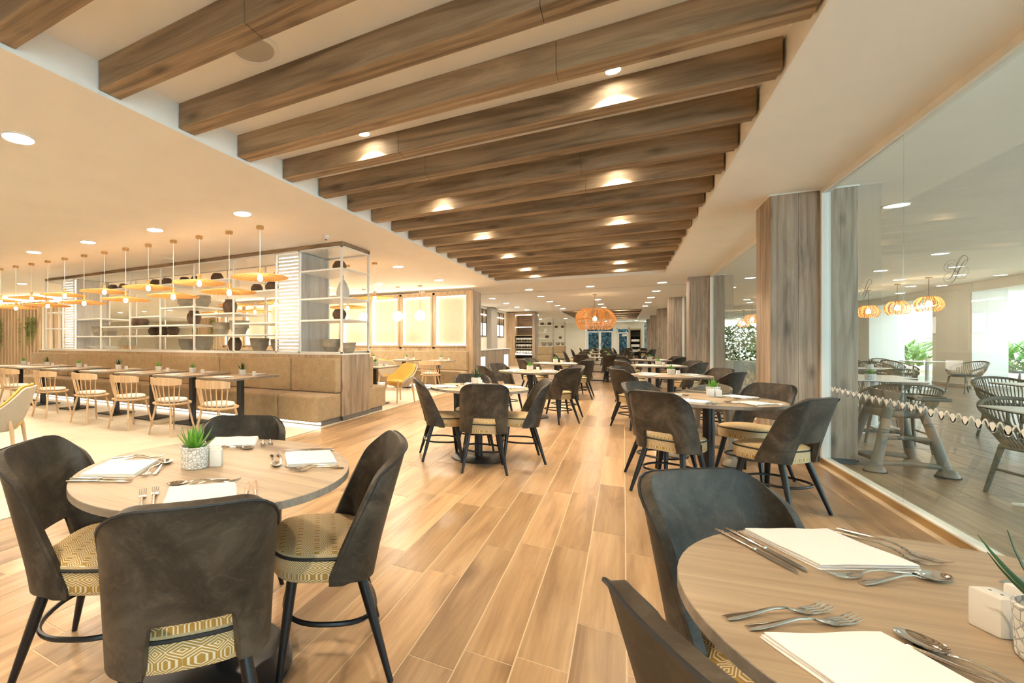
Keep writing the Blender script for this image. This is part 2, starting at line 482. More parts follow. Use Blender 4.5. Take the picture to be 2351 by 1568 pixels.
# wave film and scroll emblem on the panes
def film_wave(y0, y1, parent):
    b = MB(); per = .1225; n = int((y1-y0)/per); pts = []
    for i in range(n*12+1):
        y = y0+per*i/12; pts.append((1.8005, y, .775+.032*math.cos(2*PI*(y-y0)/per)))
    for i in range(len(pts)-1):
        (x, y, z), (_, y2, z2) = pts[i], pts[i+1]; t = Vector((y2-y, z2-z)).normalized(); q = (-t.y*.0055, t.x*.0055)
        b.add([(x, y-q[0], z-q[1]), (x, y2-q[0], z2-q[1]), (x, y2+q[0], z2+q[1]), (x, y+q[0], z+q[1]),
               (x-.001, y-q[0], z-q[1]), (x-.001, y2-q[0], z2-q[1]), (x-.001, y2+q[0], z2+q[1]), (x-.001, y+q[0], z+q[1])], [(0,1,2,3), (7,6,5,4)])
    for i in range(n):
        yc = y0+per*(i+.5)
        o = b.add([(1.7995, yc+.032*math.cos(a), .772+.029*math.sin(a)) for a in [2*PI*k/20 for k in range(20)]], [tuple(range(20))])
    return b.build('wave_film', 'frost', parent)
film_wave(1.2, 6.55, win)
def emblem(yc, zc, h, parent):
    b = MB(); s = h/2
    def stroke(f, t0, t1, w, n=60):
        pts = [f(t0+(t1-t0)*i/n) for i in range(n+1)]
        b.tube([(1.8, yc-p[0]*s*1.55, zc+p[1]*s) for p in pts], [w*(.35+.65*math.sin(PI*i/n)) for i in range(n+1)], 5)
    def bez(P): return lambda t: tuple((1-t)**3*P[0][q]+3*t*(1-t)**2*P[1][q]+3*t*t*(1-t)*P[2][q]+t**3*P[3][q] for q in (0, 1))
    def ellip(cx, cy, a, c, rot): return lambda t: (cx+a*math.cos(t)*math.cos(rot)-c*math.sin(t)*math.sin(rot), cy+a*math.cos(t)*math.sin(rot)+c*math.sin(t)*math.cos(rot))
    stroke(bez([(-.75, -.62), (-.1, -1.05), (.05, .9), (.72, .85)]), 0, 1, .0022)
    stroke(bez([(-.45, -.98), (.2, -1.0), (.25, .62), (1.0, .48)]), 0, 1, .0022)
    stroke(ellip(-.42, .34, .50, .40, .3), 0, 2*PI, .0009); stroke(ellip(.48, -.36, .50, .42, .3), 0, 2*PI, .0009)
    stroke(ellip(.52, .48, .42, .36, .5), -2.4, 2.6, .001); stroke(ellip(-.55, -.5, .40, .34, .5), .6, 5.6, .001)
    stroke(ellip(-.40, .28, .26, .2, .4), 0, 2*PI, .0008); stroke(ellip(.42, -.2, .28, .2, .4), 0, 2*PI, .0008)
    stroke(bez([(-.8, .5), (-.2, .35), (.2, -.6), (.85, -.85)]), 0, 1, .001)
    return b.build('scroll_emblem', 'etch', parent)
emblem(4.42, 1.708, .17, win); emblem(5.68, 1.708, .17, win)

# ---- walls
struct(MB().box(-33, -32.8, -3.2, 26, 0, 3.3).build('wall_left', 'wall'))
struct(MB().box(-33, 1.9, -3.4, -3.2, 0, 3.3).build('wall_back', 'wall'))
struct(MB().box(-33, -13.6, 24.8, 25, 0, CEIL).build('wall_far_left', 'wall'))
struct(MB().box(-5.6, -5.4, 13.8, 25.6, 0, CEIL).build('wall_kitchen', 'wall'))
struct(MB().box(-7, -2.72, 43, 43.2, 0, CEIL).build('wall_far', 'wall'))
struct(MB().box(-7.2, -7, 25.6, 43.2, 0, CEIL).build('wall_rack_side', 'wall'))

# ---- far doors and window
def far_frame(name, x0, x1, z1, cols, transom):
    y = 43.0
    f = struct(MB().box(x0, x0+.1, y, y+.08, 0, z1).build(name, 'frame_white'))
    MB().box(x1-.1, x1, y, y+.08, 0, z1).build('jamb', 'frame_white', f)
    MB().box(x0, x1, y, y+.08, z1-.1, z1).build('head', 'frame_white', f)
    MB().box(x0+.1, x1-.1, y, y+.08, transom-.05, transom+.05).build('transom', 'frame_white', f)
    w = (x1-x0-.2)/cols
    for k in range(cols):
        a = x0+.1+w*k
        MB().box(a, a+.09, y+.01, y+.07, 0, transom-.05).build('stile', 'frame_white', f)
        MB().box(a+w-.09, a+w, y+.01, y+.07, 0, transom-.05).build('stile', 'frame_white', f)
        MB().box(a+.09, a+w-.09, y+.01, y+.07, 0, .14).build('bottom_rail', 'frame_white', f)
        MB().box(a+.09, a+w-.09, y+.03, y+.04, .14, transom-.05).build('pane', 'glass', f)
        MB().box(a+.02, a+w-.02, y+.03, y+.04, transom+.05, z1-.1).build('pane', 'glass', f)
    return f
d = far_frame('door_1', -2.70, -.66, 2.7, 2, 2.1)
for x in (-1.75, -1.62): MB().tube([(x, 42.96, .9), (x, 42.94, 1.2)], .02, 6).build('door_handle', 'steel', d)
w = far_frame('window_9', -.5, .42, 2.4, 1, 2.0)
MB().box(-.1, .3, 42.97, 42.98, 1.72, 1.9).build('window_notice', 'white', w)
struct(MB().box(-.66, -.5, 42.98, 43.1, 0, CEIL).box(-.5, .42, 42.98, 43.1, 2.4, CEIL).box(.42, 1.4, 43, 43.2, 0, CEIL).build('wall_door_side', 'wall'))

# ---- terrace shell
struct(MB().box(8.11, 9.0, -2, 43.5, 2.6, CEIL).build('trim_2', 'column_white'))
def tcol(x0, x1, y0, y1):
    c = struct(MB().box(x0, x1, y0, y1, .09, 2.85).build('column', 'column_white'))
    MB().box(x0-.01, x1+.01, y0-.01, y1+.01, 0, .09).build('plinth', 'mid_grey', c)
tcol(8.09, 8.72, 19.15, 21.0); tcol(8.09, 9.02, 25.2, 26.6); tcol(8.09, 8.7, 32, 33.2)
struct(MB().box(12.6, 12.9, 5, 60, -.06, 6).build('wall_terrace', 'white_stone'))
M['hedge_wall'] = plain('dark garden wall', (.012, .045, .05), .9, mottled=.5, nscale=3)
struct(MB().box(-6, 2.2, 48.2, 48.5, -.06, 4).build('wall_garden', 'hedge_wall'))
struct(MB().box(2.2, 13, 52, 52.3, -.06, 4).build('wall_garden_end', 'white_stone'))

# ================================================================== LIGHT FITTINGS
M['lamp_terrace'] = glow('terrace lamp diffuser', (1.0, .88, .72), LAMP*.28)
dt = thing('downlight', 'round recessed downlight', 'ceiling light')
MB().lathe([(.118, 0), (.122, -.006), (.105, -.010), (.100, -.004)], 28, cap=False).build('trim_ring', 'white', dt, True)
MB().lathe([(.102, -.004), (.102, -.0065)], 24).build('diffuser', 'lamp_terrace', dt)
dl = thing('downlight', 'round recessed downlight', 'ceiling light')
MB().lathe([(.118, 0), (.122, -.006), (.105, -.010), (.100, -.004)], 28, cap=False).build('trim_ring', 'white', dl, True)
MB().lathe([(.102, -.004), (.102, -.0065)], 24).build('diffuser', 'lamp', dl)
ORD = ['first', 'second', 'third', 'fourth', 'fifth', 'sixth', 'seventh', 'eighth', 'ninth', 'tenth', 'eleventh', 'twelfth', 'thirteenth', 'fourteenth']
rows = [(1.85, [-4.1, -5.75], 'in the row closest to the camera over the stone floor'),
        (-.55, [-4.1, -5.75, -7.4], 'added unseen behind the camera over the stone floor'),  # unseen row, added to light the foreground
        (4.33, [-4.1, -5.76, -7.40, -9.05, -11.2, -13.0], 'over the spindle chairs, counted from the beams'),  # last two lamps added to brighten the far end of the row
        (9.02, [-4.13, -5.78, -7.4, -9.05, -10.7, -12.35, -14.0], 'behind the display shelves, counted from the beams'),  # row carried on with added lamps to brighten behind the shelves
        (11.45, [-4.1, -5.83, -7.45, -9.1, -10.75, -12.4], 'before the lit wall panels, counted from the beams'),  # outer lamps added for more light along the panel wall
        (6.5, [-14.2, -16.2, -18.2, -20.2], 'added before the slatted column, counted from the shelf end'),  # added row that brightens the slatted corner
        (15.5, [-15.5, -17.5, -19.5, -21.5, -23.5], 'added in the hall beyond the shelves, counted from the panel wall'),  # added row, lifts the dim hall that shows through the shelves
        (14.93, [.886, -.828, -2.49], 'in the cross row past the beams, counted from the windows'),
        (17.3, [.885, -2.49, -4.15], 'in the cross row at the rattan lamp, counted from the windows'),
        (19.7, [.845, -.835, -2.51, -4.17], 'in the cross row behind the rattan lamp, counted from the windows'),
        (22.05, [.848, -.82, -2.5, -4.19], 'in the third cross row past the rattan lamp, counted from the windows'),
        (24.2, [.822, -.79, -2.51, -4.13], 'in the cross row before the slatted recess, counted from the windows'),
        (19.0, [-16.5, -19, -21.5, -24, -26.5], 'added deep in the hall beyond the shelves, counted from the panel wall'),  # added lamps, more light for the deep hall
        (23.7, [-16.5, -19, -21.5, -24, -26.5], 'added at the far hall wall, counted from the panel wall'),  # added as wall washers to brighten the hall's end
        (29.0, [-4.4, -5.9], 'added above the near display rack, counted from the windows'),  # added pair that makes the near rack brighter
        (34.5, [-3.4, -5.0], 'added above the far display rack, counted from the windows'),  # added pair, extra light on the far rack
        (40.2, [.8, -1.2, -3.1], 'added before the far glass door, counted from the windows')]  # added row to brighten the end wall and door
dh = thing('downlight', 'round recessed downlight', 'ceiling light')
MB().lathe([(.118, 0), (.122, -.006), (.105, -.010), (.100, -.004)], 28, cap=False).build('trim_ring', 'white', dh, True)
MB().lathe([(.102, -.004), (.102, -.0065)], 24).build('diffuser', 'lamp_hall', dh)
for y, xs, w in rows:
    for i, x in enumerate(xs): place(dh if y < 12 or y in (15.5, 19.0, 23.7, 29.0, 34.5, 40.2) else dl, (x, y, CEIL), 0, '%s round downlight %s' % (ORD[i], w), 'recessed downlights')
for i, (x, y) in enumerate([(2.757, 7.888), (4.94, 12.58), (4.96, 14.9), (7.1, 19.5), (6.9, 16.8), (3.0, 3.0), (5.2, 5.6), (4.0, 22.5), (6.6, 24.5), (4, 30)]):
    place(dt, (x, y, CEIL), 0, '%s round downlight in the terrace ceiling, counted from the high chair' % ORD[i], 'terrace downlights')
for i, y in enumerate((27.26, 29.7, 32.14, 34.58, 37.02)):
    for x, w in ((-1.9, 'aisle'), (-.1, 'window')): place(dh, (x, y, 3.06), 0, '%s %s-side round downlight between the beams of the far recess' % (ORD[i], w), 'far recess downlights')
sl = thing('spotlight', 'small spotlight', 'ceiling light')
MB().lathe([(.05, 0), (.055, -.02), (.045, -.022), (.04, -.01)], 16, cap=False).build('trim_ring', 'white', sl, True)
MB().lathe([(.040, -.012), (.040, -.014)], 16).build('diffuser', 'lamp', sl)
spot_d = bpy.data.lights.new('spot_beam', 'SPOT'); spot_d.energy = SPOT_W*10; spot_d.color = WARM
spot_d.spot_size = math.radians(102); spot_d.spot_blend = .2; spot_d.shadow_soft_size = .03
i = 0
for k in (-3, 3, 6, 9, 12, 15, 17):  # the pair behind the camera is unseen, added for foreground light
    for x in (-1.93, -.06):
        y = 1.777+.6247*k-.13
        place(sl, (x, y, 3.06), 0, 'small spotlight between beams on the %s side, %s pair from the camera' % ('aisle' if x < -1 else 'window', ORD[i//2]), 'spotlights between the beams')
        so = bpy.data.objects.new('spot_beam', spot_d); COL.objects.link(so); so.location = (x, y, 3.035); i += 1
sp = thing('ceiling_speaker', 'round grey speaker in the beam recess ceiling', 'speaker', (-1.975, 2.19, 3.06))
MB().lathe([(.15, 0), (.155, -.01), (.125, -.012), (.12, -.004)], 32, cap=False).build('rim', 'white', sp, True)
MB().lathe([(.122, -.005), (.122, -.008)], 32).build('grille', 'mid_grey', sp)
sp = thing('ceiling_sensor', 'small white dome sensor on the ceiling by the shelf end', 'sensor', (-3.87, 5.86, CEIL))
MB().lathe([(.05, 0), (.05, -.03), (.03, -.05), (.008, -.06)], 20).build('dome', 'white', sp, True)
MB().lathe([(.02, -.058), (.02, -.064)], 12).build('lens', 'black', sp)
sp = thing('ceiling_vent', 'flat round vent cover on the ceiling between pendant cords', 'vent', (-7.6, 6.0, CEIL))
MB().lathe([(.10, 0), (.105, -.012), (.08, -.018), (.02, -.018)], 24).build('cover', 'plaster', sp, True)

# disc pendants
def make_pendant():
    t = thing('disc_pendant', 'flat woven disc pendant', 'pendant lamp')
    MB().lathe([(.052, 2.85), (.052, 2.815), (.047, 2.81)], 16).build('canopy', 'brass', t, True)
    MB().tube([(0, 0, 2.81), (0, 0, .10)], .0035, 6).build('cord', 'white', t)
    b = MB()
    for s in (-.035, .035): b.box(s-.004, s+.004, -.004, .004, .01, .10)
    b.box(-.04, .04, -.006, .006, .095, .105).lathe([(.018, .095), (.018, .03)], 10)
    b.build('bracket', 'brass', t)
    b = MB(); n = 72
    prof = [(.05, .03), (.12, .024), (.22, .008), (.31, -.012), (.37, -.02), (.385, -.024)]
    for j, (r, z) in enumerate(prof):
        for k in range(n):
            a = 2*PI*k/n; e = .0035*(1 if k % 2 else -1)*(r/.38)
            b.v.append((r*math.cos(a), r*math.sin(a), z+e))
    for j in range(len(prof)-1):
        for k in range(n): b.f.append((j*n+k, j*n+(k+1) % n, (j+1)*n+(k+1) % n, (j+1)*n+k))
    sh = b.build('woven_disc', 'disc', t)
    MB().tube([(.385*math.cos(2*PI*k/48), .385*math.sin(2*PI*k/48), -.024) for k in range(48)], .006, 5, True).build('rim', 'rattan', sh, True)
    MB().lathe([(.005, -.075), (.028, -.062), (.036, -.035), (.026, -.005), (.014, .02), (.014, .04)], 14).build('bulb', 'bulb', t, True)
    return t
def pendant(proto, x, y, z, label, group):
    o = place(proto, (x, y, z), 0, label, group)
    for c in o.children:                     # cord and canopy reach the ceiling whatever the drop
        nm = c.name.split('.')[0]
        if nm == 'canopy': c.location.z = -z
        if nm == 'cord':
            h0, h1 = .10, 2.81-z
            c.scale.z = (h1-h0)/(2.81-.10); c.location.z = h0-.10*c.scale.z
    return o
pp = make_pendant()
PX = [-4.342, -4.924, -5.54, -6.122, -6.731, -7.324, -7.93, -8.55, -9.19, -9.785, -10.40, -11.03, -11.68]
for i, x in enumerate(PX):
    pendant(pp, x, 4.93, 2.165 if i % 2 == 0 else 1.995, '%s woven disc pendant from the shelf end over the bench tables, hanging %s' % (ORD[i] if i < 13 else 'last', 'high' if i % 2 == 0 else 'low'), 'disc pendants over the bench tables')
for i in range(9):
    pendant(pp, -4.335-.634*i, 8.34, 2.165 if i % 2 == 0 else 1.995, '%s woven disc pendant in the row behind the display shelves, hanging %s' % (ORD[i], 'high' if i % 2 == 0 else 'low'), 'disc pendants behind the shelves')
gp = thing('globe_pendant', 'glass globe pendant', 'pendant lamp')
MB().lathe([(.06, 2.85), (.06, 2.825)], 16).build('canopy', 'brass', gp)
MB().tube([(0, 0, 2.825), (0, 0, .16)], .003, 6).build('cord', 'black_metal', gp)
MB().lathe([(.02, .17), (.06, .15), (.06, .14)], 12).build('cap', 'brass', gp)
MB().lathe([(.02, -.145), (.08, -.125), (.13, -.07), (.15, 0), (.13, .07), (.08, .125), (.05, .142)], 20).build('globe', 'globe', gp, True)
for i, (x, y) in enumerate([(-4.975, 12.35), (-5.64, 12.3), (-6.78, 12.35), (-7.5, 12.35), (-8.6, 12.35)]):
    pendant(gp, x, y, 2.0, '%s round glass globe pendant before the lit wall panels' % ORD[i], 'globe pendants')

# big woven rattan pendant and the rattan domes on the terrace
def rattan_shade(R, H, n, wob, seed, top=.22, open_bot=.35):
    rnd = random.Random(seed); b = MB()
    def P(a, t): # t 0 bottom .. 1 top
        q = math.sin(PI*(.5*open_bot+t*(1-.5*open_bot-.5*top)))**.55
        w = 1+wob*math.sin(3*a+4*t)+wob*.6*math.sin(5*a-2*t)
        return (R*q*w*math.cos(a), R*q*w*math.sin(a), (t-.5)*H*(1+.25*wob*math.sin(2*a)))
    for k in range(n):
        a = 2*PI*k/n+rnd.uniform(-.03, .03); tw = rnd.uniform(-.35, .35)
        b.tube([P(a+tw*t/12, t/12) for t in range(13)], .0045, 4)
    for j in range(max(6, n//9)):
        t0 = rnd.random(); ph = rnd.uniform(0, 6)
        b.tube([P(2*PI*k/40, min(1, max(0, t0+.05*math.sin(2*2*PI*k/40+ph)))) for k in range(40)], .004, 4, True)
    return b
def rattan_pendant(label, x, y, z, R, H, n, wob, seed, group=None):
    t = thing('rattan_pendant', label, 'pendant lamp', (x, y, z), 0, group)
    MB().lathe([(.06, CEIL-z), (.06, CEIL-z-.025)], 14).build('canopy', 'brass', t)
    MB().tube([(0, 0, CEIL-z-.025), (0, 0, .05)], .004, 6).build('cord', 'black_metal', t)
    tag(rattan_shade(R, H, n, wob, seed).build('woven_shade', 'rattan', t), kind='stuff')
    MB().lathe([(.008, -.07), (.05, -.05), (.062, 0), (.04, .05), (.02, .08)], 14).build('bulb', 'bulb', t, True)
    return t
rattan_pendant('large wavy orange rattan pendant above the aisle', -.83, 17.5, 2.03, .60, .70, 150, .07, 1)
tp0 = None
TP = [(6.5, 17.03, 2.19), (6.5, 18.55, 2.19), (6.5, 20.3, 2.19), (4.3, 21.4, 2.19), (4.5, 24.4, 2.19), (4.0, 30, 2.19), (5.2, 30, 2.19)]
for i, p in enumerate(TP):
    lab = '%s orange rattan dome pendant on the terrace, counted from the glass wall joint' % ORD[i]
    if tp0 is None: tp0 = rattan_pendant(lab, *p, .25, .36, 60, .0, 5, 'terrace rattan pendants')
    else: dup(tp0, p, .4*i, lab, 'terrace rattan pendants')

# ================================================================== BANQUETTE, PARTITION AND DISPLAY SHELVES
XE, XW, YF, YB = -3.86, -12.95, 6.31, 7.24
pt = thing('partition', 'long low oak partition carrying the display shelves behind the bench', 'partition', (-8.4, 6.775, 0))
def PB(b, name, m, par, base, smooth=False):
    b.xf(Matrix.Translation((-base[0], -base[1], -base[2]))); return b.build(name, m, par, smooth)
pb = (-8.4, 6.775, 0)
PB(MB().box(XW, XE-.02, YF+.005, YB-.005, .07, 1.045), 'body', 'oak', pt, pb)
for k in range(4): PB(MB().rbox(XE-.02, XE, YF+.233*k+.001, YF+.233*(k+1)-.001, .07, 1.047, .002, 1), 'end_panel', 'column', pt, pb)
PB(MB().box(XW, XE-.005, YF+.03, YB-.03, 0, .07), 'plinth', 'dark_grey', pt, pb)
PB(MB().rbox(XW, XE+.004, YF-.004, YB+.004, 1.045, 1.066, .003, 1), 'top_ledge', 'white', pt, pb)

def bench(label, x0, x1, yback, yfront, splits_b, splits_s, leds=True, end_x=None):
    """seat faces from yback towards yfront"""
    s = 1 if yfront > yback else -1
    t = thing('banquette_bench', label, 'bench', ((x0+x1)/2, (yback+yfront)/2, 0)); base = t.location.copy()
    def yy(a, c): a, c = yback+s*a, yback+s*c; return (min(a, c), max(a, c))
    for a, c in zip(splits_b, splits_b[1:]):
        y0, y1 = yy(.004, .17); PB(MB().rbox(a+.004, c-.004, y0, y1, .455, .995, .028, 3), 'back_cushion', 'bench', t, base, True)
    for a, c in zip(splits_s, splits_s[1:]):
        y0, y1 = yy(.004, abs(yfront-yback)); PB(MB().rbox(a+.003, c-.003, y0, y1, .062, .45, .045, 4), 'seat_cushion', 'bench', t, base, True)
    y0, y1 = yy(.01, abs(yfront-yback)-.13); PB(MB().box(x0+.05, x1-.02, y0, y1, 0, .062), 'plinth', 'dark_grey', t, base)
    if leds:
        y0, y1 = yy(abs(yfront-yback)-.13, abs(yfront-yback)-.115); PB(MB().box(x0+.06, x1-.03, y0, y1, .022, .05), 'led_strip', 'led', t, base)
    return t
bench('long mustard-beige bench with glowing plinth before the display shelves', XW, XE-.01, YF, 5.64,
      [XW, -11.31, -9.65, -8.0, -6.38, -4.75, XE-.01], [XW, -11.25, -9.6, -7.95, -6.3, -4.63, XE-.01])
bench('beige bench on the rear side of the low oak partition', XW, XE-.01, YB, 7.92, [XW, -11.3, -9.6, -8, -6.4, -4.8, XE-.01], [XW, -11.3, -9.6, -8, -6.4, -4.8, XE-.01])

ds = thing('display_shelf', 'white metal display shelving with lit ribbed columns on the oak partition', 'shelving', (-8.4, 6.775, 1.066)); db = (-8.4, 6.775, 1.066)
ZT = 2.79
def post(x, y): PB(MB().rbox(x-.016, x+.016, y-.016, y+.016, 1.066, ZT, .002, 1), 'post', 'frame_white', ds, db)
BX = [-12.65, -11.88, -11.40, -10.31, -9.25, -8.25, -7.25, -6.21, -5.21, -4.71, -3.88]
for x in BX:
    for y in (YF+.02, YB-.02): post(x, y)
for y in (YF+.02, YB-.02):
    PB(MB().rbox(BX[0], BX[-1]+.016, y-.016, y+.016, ZT-.03, ZT, .002, 1), 'top_rail', 'frame_white', ds, db)
    PB(MB().rbox(BX[0], BX[-1]+.016, y-.016, y+.016, 1.067, 1.095, .002, 1), 'bottom_rail', 'frame_white', ds, db)
for x in (BX[0], BX[-1]):
    PB(MB().rbox(x-.016, x+.016, YF+.036, YB-.036, ZT-.03, ZT, .002, 1), 'side_rail', 'frame_white', ds, db)
PB(MB().box(BX[0]-.01, BX[-1]+.02, YF, YB, ZT+.004, CEIL-.004), 'top_board', 'beam', ds, db)
PB(MB().box(BX[0]+.02, BX[-1]-.02, YF+.04, YB-.04, ZT-.012, ZT+.003), 'ceiling_board', 'white', ds, db)
SH = {(0, 1): [1.60, 2.0], (2, 3): [1.80, 1.395], (3, 4): [1.605, 1.395, 2.44], (4, 5): [1.605, 1.395, 1.80, 2.44], (5, 6): [1.96, 1.605, 1.395, 2.44],
      (6, 7): [1.80, 1.395, 2.44], (7, 8): [2.17, 1.605, 1.395], (9, 10): [2.44, 1.976, 1.622]}
for (a, c), zs in SH.items():
    for z in zs: PB(MB().rbox(BX[a]+.016, BX[c]-.016, YF+.005, YB-.005, z-.028, z, .002, 1), 'shelf_board', 'white', ds, db)
for x in (BX[-1],):
    for z in (2.44, 1.976, 1.622): PB(MB().box(x-.016, x+.016, YF+.036, YB-.036, z-.028, z), 'side_rail', 'frame_white', ds, db)
ribm = MB().rbox(-.215, .215, -.012, .012, -.021, .021, .006, 1).mesh('slat', 'slat_white')
for x0, x1 in ((BX[1], BX[2]), (BX[8], BX[9])):
    PB(MB().box(x0+.018, x1-.018, YF+.09, YB-.03, 1.07, ZT-.02), 'core', 'pale_wood', ds, db)
    PB(MB().box(x0+.02, x1-.02, YF+.07, YF+.085, 1.1, ZT-.04), 'light_panel', 'led_white', ds, db)
    for k in range(27): shared('slat', ribm, ds, ((x0+x1)/2-db[0], YF+.035-db[1], 1.125+.0615*k-db[2]))

# ---- pots
def pot(name, label, prof, m, n=24, wall=.012, cat='pot'):
    t = thing(name, label, cat)
    r, z = prof[-1]
    MB().lathe(prof+[(r-wall, z), (r-wall*1.1, z*.45)], n).build('body', m, t, True)
    return t
dk = pot('round_pot', 'brown round pot', [(.062, 0), (.10, .03), (.128, .09), (.125, .135), (.092, .185), (.082, .20)], 'brown_pot')
tall = pot('tall_pot', 'tall brown pot', [(.07, 0), (.12, .05), (.15, .15), (.14, .22), (.10, .275), (.105, .30)], 'brown_pot')
gr = pot('grey_planter', 'grey tapered planter', [(.095, 0), (.11, .01), (.165, .15), (.178, .245), (.182, .25)], 'stone_pot')
pear = pot('pear_ornament', 'pale pear', [(.05, 0), (.095, .03), (.115, .10), (.10, .19), (.06, .28), (.025, .33), (.012, .345)], 'pale_pot', wall=.002, cat='ornament')
MB().tube([(0, 0, .34), (.004, 0, .375), (.012, 0, .40)], .005, 6).build('stem', 'brown_pot', pear)
SHELF_NAMES = {2.44: 'top shelf', 1.605: 'middle shelf', 1.395: 'low shelf', 1.96: 'high shelf', 1.80: 'upper middle shelf', 1.066: 'bottom ledge', 2.17: 'high shelf', 1.622: 'lower shelf', 1.976: 'centre shelf'}
BAYN = {2: 'last shelf bay', 3: 'sixth bay', 4: 'fifth bay', 5: 'fourth bay', 6: 'third bay', 7: 'second bay', 9: 'end bay by the aisle'}
pots = [(dk, -10.56, 2.44, 3), (dk, -10.27 + .12, 2.44, 3), (dk, -9.0, 2.44, 4), (dk, -8.62, 2.44, 4), (dk, -8.06, 2.44, 5), (dk, -7.72, 2.44, 5), (dk, -7.1, 2.44, 6),
        (dk, -6.05, 2.17, 7), (dk, -5.68, 2.17, 7), (dk, -9.68, 1.605, 3), (dk, -9.40, 1.605, 3), (dk, -9.06, 1.395, 4), (dk, -8.757, 1.395, 4), (dk, -8.42, 1.395, 4),
        (tall, -7.774, 1.605, 5), (tall, -6.749, 1.80, 6), (tall, -6.62, 1.066, 6),
        (gr, -8.03, 1.96, 5), (gr, -7.52, 1.96, 5), (gr, -6.98, 1.395, 6), (gr, -6.5, 1.395, 6), (gr, -7.98, 1.066, 5), (gr, -7.50, 1.066, 5), (gr, -5.98, 1.066, 7), (gr, -5.5, 1.066, 7),
        (gr, -11.12, 1.395, 2), (gr, -10.65, 1.395, 2), (dk, -4.20, 2.44, 9), (pear, -4.13, 1.976, 9), (dk, -4.20, 1.622, 9), (gr, -4.36, 1.066, 9), (gr, -4.02, 1.066, 9)]
cnt = {}
for pr_, x, z, bay in pots:
    key = (pr_['label'], z, bay); cnt[key] = cnt.get(key, 0)+1
tot = dict(cnt); cnt = {}
for pr_, x, z, bay in pots:
    base = {'brown round pot': 'dark brown round clay pot', 'tall brown pot': 'tall rounded brown clay pot', 'grey tapered planter': 'grey tapered stone planter', 'pale pear': 'pale pear-shaped ornament'}[pr_['label']] if pr_.name not in used else None
    nm = {'round_pot': 'dark brown round clay pot', 'tall_pot': 'tall rounded brown clay pot', 'grey_planter': 'grey tapered stone planter', 'pear_ornament': 'pale pear-shaped ornament'}[pr_.name.split('.')[0]]
    key = (nm, z, bay); cnt[key] = cnt.get(key, 0)+1
    many = sum(1 for q in pots if q[2] == z and q[3] == bay and q[0] is pr_)
    o = place(pr_, (x, 6.78, z), random.random()*6, '%s%s on the %s of the %s' % ((ORD[cnt[key]-1]+' ' if many > 1 else ''), nm, SHELF_NAMES[z], BAYN[bay]), 'pots on the display shelves')
    k = random.uniform(.92, 1.06)
    if nm.startswith('grey'): k = {-4.02: .72, -7.5: 1.18, -6.5: 1.1}.get(x, k)
    if nm.startswith('dark') and bay != 4: k *= .95
    o.scale = (k, k, k)
bw = thing('serving_bowl', 'wavy pale bowl', 'bowl')
b = MB(); n = 32
prof = [(.07, 0), (.16, .035), (.235, .085), (.24, .09), (.225, .085), (.15, .04), (.05, .012)]
b.lathe(prof, n); b.v = [(x, y, z+(.012*math.sin(3*math.atan2(y, x)) if math.hypot(x, y) > .2 else 0)) for x, y, z in b.v]
b.build('body', 'ceramic', bw, True)
for i, x in enumerate((-11.12, -10.62)): place(bw, (x, 6.75, 1.066), i, '%s wavy pale bowl on the bottom ledge beside the far rib column' % ORD[i], 'bowls')
jr = thing('glass_jar', 'clear glass jar', 'jar')
MB().lathe([(.10, 0), (.11, .01), (.115, .2), (.07, .27), (.055, .29), (.055, .30)], 20).build('body', 'jar_glass', jr, True)
MB().lathe([(.06, .30), (.062, .33), (.02, .34), (.02, .365)], 14).build('lid', 'ash', jr, True)
MB().lathe([(.095, .008), (.098, .12)], 16).build('content', 'ash', jr, True)
for i, x in enumerate((-10.05, -9.72)): place(jr, (x, 6.72, 1.066), i, '%s glass jar with wooden lid on the bottom ledge of the sixth bay' % ORD[i], 'glass jars')

# ================================================================== BACKLIT PANEL WALL
WX, WY = -3.68, 13.05
bl = struct(MB().box(-13.6, WX, WY+.10, 13.82, 0, 2.70).build('wall_panels', 'oak'))
PITCH = 1.063
for k in range(9):
    x1 = -3.87-PITCH*k; x0 = x1-.885
    MB().box(x0+.03, x1-.03, WY+.085, WY+.099, 1.18, 2.56).build('panel', 'panel_fabric', bl)
    b = MB()
    b.box(x0, x0+.012, WY+.045, WY+.075, 1.16, 2.59).box(x1-.012, x1, WY+.045, WY+.075, 1.16, 2.59)
    b.box(x0+.012, x1-.012, WY+.045, WY+.075, 1.16, 1.172).box(x0+.012, x1-.012, WY+.045, WY+.075, 2.578, 2.59)
    b.build('light_strip', 'led', bl)
    # frame rails around the opening, each its own piece
    for q in ((x0-.05, x0, 1.11, 2.64), (x1, x1+.05, 1.11, 2.64), (x0, x1, 1.11, 1.16), (x0, x1, 2.59, 2.64)):
        MB().rbox(q[0], q[1], WY-.01, WY+.10, q[2], q[3], .004, 1).build('frame', 'oak', bl)
    MB().rbox(x0-.128, x0-.05, WY+.02, WY+.10, 1.05, 2.70, .003, 1).build('mullion', 'oak', bl)
MB().box(-13.6, WX, WY+.02, WY+.10, 2.64, 2.72).build('head_rail', 'oak', bl)
MB().box(-13.6, WX, WY+.02, WY+.10, 0, 1.11).build('dado', 'oak', bl)
MB().box(WX-.14, WX, WY+.0, WY+.10, 0, 2.72).build('end_post', 'oak', bl)
for k in range(4): MB().rbox(WX, WX+.018, WY+.205*k+.001, WY+.205*(k+1)-.001, .06, 2.715, .002, 1).build('panel', 'column', bl)
MB().box(-13.5, WX-.06, WY+.16, WY+.20, 2.705, 2.72).build('cove_strip', 'led_cove', bl)
